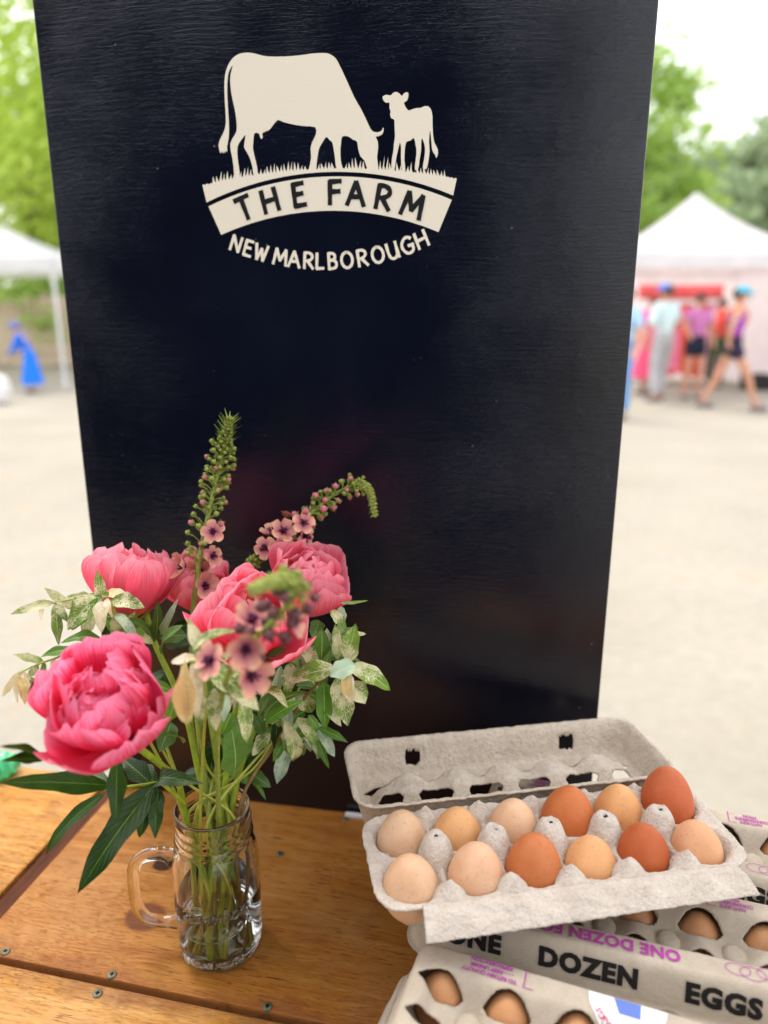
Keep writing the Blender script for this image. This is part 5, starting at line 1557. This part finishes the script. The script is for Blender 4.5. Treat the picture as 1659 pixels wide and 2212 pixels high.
# ================================================================== wooden fence behind the tent on that side
fence = empty('board_fence', (at_y(0, 700, 18.5).x, 18.5, 0))
tag(fence, 'weathered brown wooden board fence behind the white tent', 'fence')
fm = plain('fence_wood', srgb(196, 178, 156), 0.85, 0.15, 0.25, 5)
fbm = box_mesh('fence_board', 0.17, 0.022, 1.62, 0.004, (0, 0, 0.84)); fbm.materials.append(fm)
rf2 = random.Random(3)
for i in range(34):
    o = bpy.data.objects.new('fence_board', fbm); COL.objects.link(o); o.parent = fence
    o.location = (-3.0 + i * 0.182, rf2.uniform(-.006, .006), rf2.uniform(-.03, .02))
for z in (0.4, 1.3):
    link('fence_rail', box_mesh('fence_rail', 6.2, 0.05, 0.09, 0.005, (0.02, 0.045, z)), fm, fence, smooth=False)
for x in (-2.9, -0.9, 1.1, 3.1):
    link('fence_post', box_mesh('fence_post', 0.1, 0.1, 1.75, 0.008, (x, 0.125, 0.875)), fm, fence, smooth=False)

# ================================================================== trees
def tree(label, x, y, h, cw, ch, base, col, n_clump, leaf_sz, seed, dens=70):
    rng = random.Random(seed)
    root = empty('tree', (x, y, 0))
    tag(root, label, 'tree', 'trees round the market')
    bark = bpy.data.materials.get('bark') or plain('bark', srgb(104, 88, 70), 0.9, 0.1, 0.3, 8, 0.5, 30, bdist=0.02)
    vs = []; fs = []
    tube(catmull([Vector((0, 0, -0.1)), Vector((rng.uniform(-.2, .2), 0, h * .35)), Vector((rng.uniform(-.4, .4), rng.uniform(-.3, .3), h * .85))], 12), [0.02 * h * (1.25 - k / 12) + 0.03 for k in range(13)], 10, verts=vs, faces=fs)
    for k in range(9):
        z = h * rng.uniform(.28, .7); a = rng.uniform(0, 6.28); r = cw * rng.uniform(.5, .95)
        tube(catmull([Vector((0, 0, z)), Vector((math.cos(a) * r * .5, math.sin(a) * r * .5, z + h * .1)), Vector((math.cos(a) * r, math.sin(a) * r, z + h * .2))], 6), [0.012 * h * (1 - k2 / 7) + .012 for k2 in range(7)], 6, verts=vs, faces=fs)
    link('trunk', mesh('trunk', vs, fs), bark, root)
    mt = bpy.data.materials.get(col[0])
    if mt is None:
        t = NT(col[0]); v_ = t.coord(); nn = t.noise(v_, 1.3, 3); n5 = t.noise(v_, 9, 2)
        c = t.ramp(nn, [(0.3, col[1]), (0.7, col[2])]); c = t.mixc(t.math('MULTIPLY', n5, 0.5), c, col[2])
        t.set(Base_Color=c, Roughness=0.55, Specular_IOR_Level=0.3)
        tr = t.node('ShaderNodeBsdfTranslucent'); t.l.new(c, tr.inputs['Color'])
        mx = t.node('ShaderNodeMixShader', Fac=0.45); t.l.new(t.b.outputs[0], mx.inputs[1]); t.l.new(tr.outputs[0], mx.inputs[2]); t.l.new(mx.outputs[0], t.out.inputs['Surface'])
        mt = t.m
    vs = []; fs = []
    for c in range(n_clump):
        while True:
            p = Vector((rng.uniform(-1, 1), rng.uniform(-1, 1), rng.uniform(-1, 1)))
            if 0.12 < p.length < 1: break
        p = p * (0.55 + 0.45 * p.length)
        q = Vector((p.x * cw, p.y * cw, base + ch * 0.5 + p.z * ch * 0.5))
        rad = cw * rng.uniform(.16, .30)
        for k in range(dens):
            d = Vector((rng.gauss(0, 1), rng.gauss(0, 1), rng.gauss(0, .75))) * rad * 0.55
            o = q + d
            nrm = Vector((rng.gauss(0, 1), rng.gauss(0, 1), rng.gauss(0.5, 1))).normalized()
            t1 = nrm.orthogonal().normalized(); t2 = nrm.cross(t1)
            s = leaf_sz * rng.uniform(.6, 1.3); b0 = len(vs)
            vs += [o - t1 * s, o + t2 * s * .5, o + t1 * s, o - t2 * s * .5]
            fs.append((b0, b0 + 1, b0 + 2, b0 + 3))
    o = link('crown', mesh('crown', vs, fs), mt, root, smooth=False)
    return root
YG = ('yellow_green_foliage', (0.38, 0.52, 0.06, 1), (0.50, 0.64, 0.12, 1))
LG = ('light_green_foliage', (0.30, 0.46, 0.08, 1), (0.42, 0.58, 0.15, 1))
DG = ('blue_green_foliage', (0.28, 0.38, 0.20, 1), (0.38, 0.47, 0.28, 1))  # far trees: distance haze put into the leaf colour as a paler tone
tree('bright yellow green tree overhanging the tent beside the fence', at_y(40, 300, 17).x, 20.5, 9.4, 3.6, 8.0, 1.9, YG, 105, .17, 1)
tree('yellow green tree behind the fence at the picture edge', at_y(-60, 300, 22).x, 24.5, 9.5, 3.6, 7.2, 2.0, YG, 60, .19, 2)
tree('small yellow green tree beyond the fence next to the board edge', at_y(150, 500, 25).x, 27.0, 6.2, 3.2, 4.6, 1.4, YG, 55, .18, 8)
tree('light green tree standing behind the peaked tent close to the board edge', at_y(1385, 300, 24).x, 25.5, 9.0, 2.7, 8.4, 0.8, LG, 110, .18, 3)
for k, (u, yy, hh, w_, lab) in enumerate(((1500, 44, 10.6, 3.6, 'blue green tree of the far wood just beside the light green tree'), (1580, 41, 10.0, 3.4, 'blue green tree of the far wood above the tent peak'), (1655, 43, 11.8, 3.6, 'tallest blue green tree of the far wood at the picture edge'), (1540, 38, 7.4, 3.0, 'lower blue green tree of the far wood right behind the tent peak'), (1640, 36, 7.6, 3.0, 'lower blue green tree of the far wood over the tent slope'), (1430, 42, 10.4, 3.4, 'blue green tree of the far wood partly behind the light green tree'))):
    tree(lab, at_y(u, 500, yy).x, yy, hh, w_, hh * 0.95, 0.3, DG, 85, .26, 20 + k, 60)
# low hedge foliage along the foot of the fence side
tree('low green bush against the fence below the tent', at_y(60, 620, 19.5).x, 19.8, 2.6, 2.6, 2.0, .4, LG, 40, .13, 31)

# ================================================================== people
def skinned(name, verts, edges, radii, mat, parent, sub=2, root=0):
    me = bpy.data.meshes.new(name); me.from_pydata([tuple(v_) for v_ in verts], edges, []); me.update()
    o = bpy.data.objects.new(name, me); COL.objects.link(o)
    m = o.modifiers.new('k', 'SKIN')
    for i, r in enumerate(radii):
        me.skin_vertices[0].data[i].radius = (r, r) if not isinstance(r, tuple) else r
        me.skin_vertices[0].data[i].use_root = (i == root)
    s = o.modifiers.new('u', 'SUBSURF'); s.levels = sub; s.render_levels = sub
    r_ = evald(o); bpy.data.objects.remove(o)
    r_.name = name
    return link(name, r_, mat, parent)
def cloth_m(name, c): return plain(name, c, 0.8, 0.15, 0.12, 9)
def person(label, u, v, h, face, legs, arms, top, bottom, bottom_len, hair, cap=None, sleeves=0.5, skin=(205, 150, 122), dress_len=None, lean=0.0, pack=None, hide=None):
    """legs/arms: (side x, fwd y) offsets of each foot / hand (hand with z); coordinates: x side, y = facing direction"""
    g_ = at_z(u, v, 0)
    root = empty('person', g_, face)
    tag(root, label, 'person', 'people at the market')
    k = h / 1.70
    sk = plain('skin', srgb(*skin), 0.55, 0.3, 0.06)
    lz = lambda z: lean * max(0, z - 0.9)
    J = {'pel': (0, 0, .95), 'wai': (0, lz(1.1), 1.10), 'che': (0, lz(1.3), 1.30), 'nec': (0, lz(1.46), 1.46), 'nk2': (0, lz(1.5) + .01, 1.51), 'hea': (0, lz(1.6) + .03, 1.60), 'top': (0, lz(1.68) + .02, 1.68)}
    for s, nm in ((-1, 'l'), (1, 'r')):
        fx, fy = legs[0 if s < 0 else 1]
        J['hip' + nm] = (s * .085, 0, .90)
        J['kne' + nm] = (s * .09 + (fx - s * .09) * .5, fy * .5 + .04, .50)
        J['ank' + nm] = (fx, fy, .085)
        J['toe' + nm] = (fx, fy + .15, .03)
        hx, hy, hz = arms[0 if s < 0 else 1]
        J['sho' + nm] = (s * .17, lz(1.40), 1.41)
        J['elb' + nm] = ((s * .2 + hx) / 2 + s * .04, lz(1.2) + hy * .45 - .04, (1.41 + hz) / 2 - .02)
        J['wri' + nm] = (hx, hy, hz)
        J['han' + nm] = (hx, hy + .04, hz - .08)
    rad = {'pel': (.125, .10), 'wai': (.115, .09), 'che': (.14, .105), 'nec': .06, 'nk2': .052, 'hea': (.078, .095), 'top': (.06, .07), 'hip': .085, 'kne': .055, 'ank': .037, 'toe': .033, 'sho': .055, 'elb': .038, 'wri': .026, 'han': .033}
    E = [('pel', 'wai'), ('wai', 'che'), ('che', 'nec'), ('nec', 'nk2'), ('nk2', 'hea'), ('hea', 'top')]
    for nm in 'lr':
        E += [('pel', 'hip' + nm), ('hip' + nm, 'kne' + nm), ('kne' + nm, 'ank' + nm), ('ank' + nm, 'toe' + nm), ('che', 'sho' + nm), ('sho' + nm, 'elb' + nm), ('elb' + nm, 'wri' + nm), ('wri' + nm, 'han' + nm)]
    def build(name, edges, grow, mat, trim=None):
        keys = []
        for a, b in edges:
            for q in (a, b):
                if q not in keys: keys.append(q)
        P = [Vector(J[q]) * k for q in keys]
        rr_ = []
        for q in keys:
            r = rad.get(q, rad.get(q[:3]))
            rr_.append(tuple((x + grow) * k for x in r) if isinstance(r, tuple) else (r + grow) * k)
        return skinned(name, P, [(keys.index(a), keys.index(b)) for a, b in edges], rr_, mat, root)
    build('body', E, 0, sk)
    # face and hair
    hc = Vector(J['hea']) * k
    def blob(nm, c, s, mat, cut=None):
        bm = bmesh.new(); bmesh.ops.create_icosphere(bm, subdivisions=3, radius=1)
        for v_ in bm.verts:
            v_.co = Vector((v_.co.x * s[0], v_.co.y * s[1], v_.co.z * s[2]))
            if cut is not None and v_.co.z < cut: v_.co.z = cut
            v_.co += c
        return link(nm, bm_mesh(nm, bm), mat, root)
    blob('nose', hc + Vector((0, .115, -.005)) * k, (.014 * k, .02 * k, .022 * k), sk)
    for s in (-1, 1):
        blob('ear', hc + Vector((s * .085, 0, 0)) * k, (.014 * k, .025 * k, .035 * k), sk)
        blob('eye', hc + Vector((s * .034, .097, .02)) * k, (.013 * k, .008 * k, .009 * k), bpy.data.materials['black_plastic'])
    blob('mouth', hc + Vector((0, .102, -.048)) * k, (.024 * k, .008 * k, .007 * k), plain('lips', srgb(170, 90, 90), .5))
    hm = plain('hair', srgb(*hair), 0.5, 0.3, 0.3, 60)
    blob('hair', hc + Vector((0, -.028, .03)) * k, (.094 * k, .10 * k, .095 * k), hm)
    if cap:
        cmx = cloth_m('cap_cloth', srgb(*cap))
        blob('cap', hc + Vector((0, 0, .045)) * k, (.104 * k, .118 * k, .085 * k), cmx, cut=-.008 * k)
        bv, bf = [], []
        for i in range(9):
            a = math.pi * i / 8
            for rr2 in (.09, .19):
                bv.append((hc.x + math.cos(a) * .085 * k, hc.y + (.04 + math.sin(a) * rr2) * k, hc.z + (.045 - (.02 if rr2 > .1 else 0)) * k))
        for i in range(8): bf.append((2 * i, 2 * i + 1, 2 * i + 3, 2 * i + 2))
        bo = link('cap_brim', mesh('cap_brim', bv, bf), cmx, root); mm = bo.modifiers.new('s', 'SOLIDIFY'); mm.thickness = .006
    ET = [('pel', 'wai'), ('wai', 'che'), ('che', 'nec')]
    J['nec'] = (J['nec'][0], J['nec'][1], 1.44)
    for nm in 'lr':
        ET.append(('che', 'sho' + nm))
        if sleeves > 0:
            J['slv' + nm] = tuple(Vector(J['sho' + nm]).lerp(Vector(J['elb' + nm]), min(1, sleeves * 1.6)))
            rad['slv'] = .05
            ET.append(('sho' + nm, 'slv' + nm))
            if sleeves > .7: ET.append(('slv' + nm, 'wri' + nm))
    build('top', ET, .016, cloth_m('top_cloth', srgb(*top)))
    bmx = cloth_m('bottom_cloth', srgb(*bottom))
    EB = [('pel', 'wai')] if not dress_len else [('pel', 'wai')]
    for nm in 'lr':
        J['hem' + nm] = tuple(Vector(J['hip' + nm]).lerp(Vector(J['kne' + nm]), min(1, bottom_len)))
        rad['hem'] = .075
        EB += [('pel', 'hip' + nm), ('hip' + nm, 'hem' + nm)]
        if bottom_len > 1: 
            J['cuf' + nm] = tuple(Vector(J['kne' + nm]).lerp(Vector(J['ank' + nm]), min(1, bottom_len - 1)))
            rad['cuf'] = .048; rad['hem'] = .062
            EB.append(('hem' + nm, 'cuf' + nm))
    build('trousers' if bottom_len > 1 else 'shorts', EB, .022, bmx)
    if dress_len:
        n = 20; vs = []; fs = []
        for i in range(10):
            s = i / 9; z = (1.02 - s * dress_len) * k
            w_ = (.15 + .17 * s) * k
            for q in range(n):
                a = 2 * math.pi * q / n; r = 1 + .08 * math.sin(6 * a) * s
                vs.append((w_ * math.cos(a) * r, .8 * w_ * math.sin(a) * r, z))
        for i in range(9):
            for q in range(n):
                q2 = (q + 1) % n; fs.append((i * n + q, (i + 1) * n + q, (i + 1) * n + q2, i * n + q2))
        link('skirt', mesh('skirt', vs, fs), cloth_m('skirt_cloth', srgb(*bottom)), root)
    shm = plain('shoe', srgb(120, 110, 115), .6)
    for nm in 'lr':
        a = Vector(J['ank' + nm]) * k
        blob('shoe', a + Vector((0, .06, -.045)) * k, (.048 * k, .135 * k, .048 * k), shm, cut=-.036 * k)
    if pack:
        bm = bmesh.new(); bmesh.ops.create_cube(bm, size=1)
        for v_ in bm.verts: v_.co = Vector((v_.co.x * .27 * k, v_.co.y * .15 * k - .20 * k, v_.co.z * .40 * k + 1.22 * k))
        bmesh.ops.bevel(bm, geom=list(bm.edges), offset=.05 * k, segments=3, affect='EDGES')
        pk = link('backpack', bm_mesh('backpack', bm), cloth_m('pack_cloth', srgb(*pack)), None)
        pk.location = root.location; pk.rotation_euler = root.rotation_euler
        tag(pk, 'red backpack worn by the walker in the purple top', 'backpack')
        for s in (-1, 1):
            st_ = tube_mesh('strap', catmull([Vector((s * .1, -.13, 1.38)) * k, Vector((s * .11, .02, 1.45)) * k, Vector((s * .11, .12, 1.30)) * k, Vector((s * .12, .02, 1.08)) * k, Vector((s * .1, -.13, 1.06)) * k], 16), .014 * k, 6)
            link('strap', st_, bpy.data.materials['pack_cloth'], pk)
    return root
person('person in pale blue shirt, grey trousers and a blue cap in front of the tent', 1420, 868, 1.74, R(25), ((-.12, -.05), (.12, .08)), ((-.30, .05, .85), (.28, .15, .95)), (205, 228, 232), (176, 176, 180), 1.95, (90, 70, 60), cap=(60, 120, 220), sleeves=.6)
person('dark haired person in mauve top and dark shorts in front of the tent', 1490, 862, 1.62, R(190), ((-.10, .02), (.10, -.05)), ((-.28, .06, .92), (.24, .2, 1.05)), (196, 120, 176), (40, 44, 62), .55, (52, 38, 36), sleeves=.4)
person('person in white top and dark green trousers standing back under the tent', 1541, 838, 1.55, R(150), ((-.10, .0), (.10, .0)), ((-.27, .1, .9), (.25, .12, .95)), (226, 222, 214), (62, 84, 58), 1.95, (84, 66, 54), sleeves=.5)
person('person striding in purple sleeveless top, dark shorts and turquoise cap', 1568, 884, 1.68, R(255), ((-.09, -.34), (.09, .36)), ((-.26, .12, .92), (.27, -.12, .95)), (152, 76, 206), (54, 48, 72), .45, (70, 52, 44), cap=(60, 176, 205), sleeves=0, pack=(215, 84, 74))
person('person in bright pink top and long pink skirt next to the board edge', 1396, 852, 1.60, R(20), ((-.10, .0), (.10, .0)), ((-.27, .1, .9), (.25, .12, .95)), (240, 120, 186), (236, 92, 130), .5, (150, 100, 60), sleeves=.5, dress_len=.72)
person('person in denim blue clothes mostly hidden behind the board edge', 1334, 905, 1.66, R(120), ((-.10, .0), (.10, .05)), ((-.27, .1, .9), (.25, .12, .95)), (170, 205, 235), (96, 150, 205), 1.95, (70, 60, 50), sleeves=.5)
person('small figure in a long bright blue dress leaning over by the fence', 74, 848, 1.16, R(95), ((-.08, .0), (.08, .06)), ((-.2, .42, .95), (.2, .38, 1.0)), (44, 116, 226), (40, 122, 236), .5, (64, 100, 190), sleeves=.9, dress_len=.80, lean=.35, cap=(86, 120, 205))
# white bag on the ground at the picture edge
wb = at_z(0, 872, 0)
bm = bmesh.new(); bmesh.ops.create_icosphere(bm, subdivisions=4, radius=1)
for v_ in bm.verts:
    p = v_.co; kk = 1 + .10 * math.sin(7 * p.x + 3 * p.z) + .08 * math.sin(9 * p.y)
    v_.co = Vector((p.x * .17 * kk, p.y * .14 * kk, max(-.19, p.z * .2 * kk * (1 + .3 * (p.z > .5))) + .19))
wbo = link('white_sack', bm_mesh('white_sack', bm), plain('white_sack_cloth', (.74, .74, .75), .8, .1, .06, 12)); wbo.location = wb
tag(wbo, 'lumpy white sack on the ground at the picture edge below the tent', 'sack')
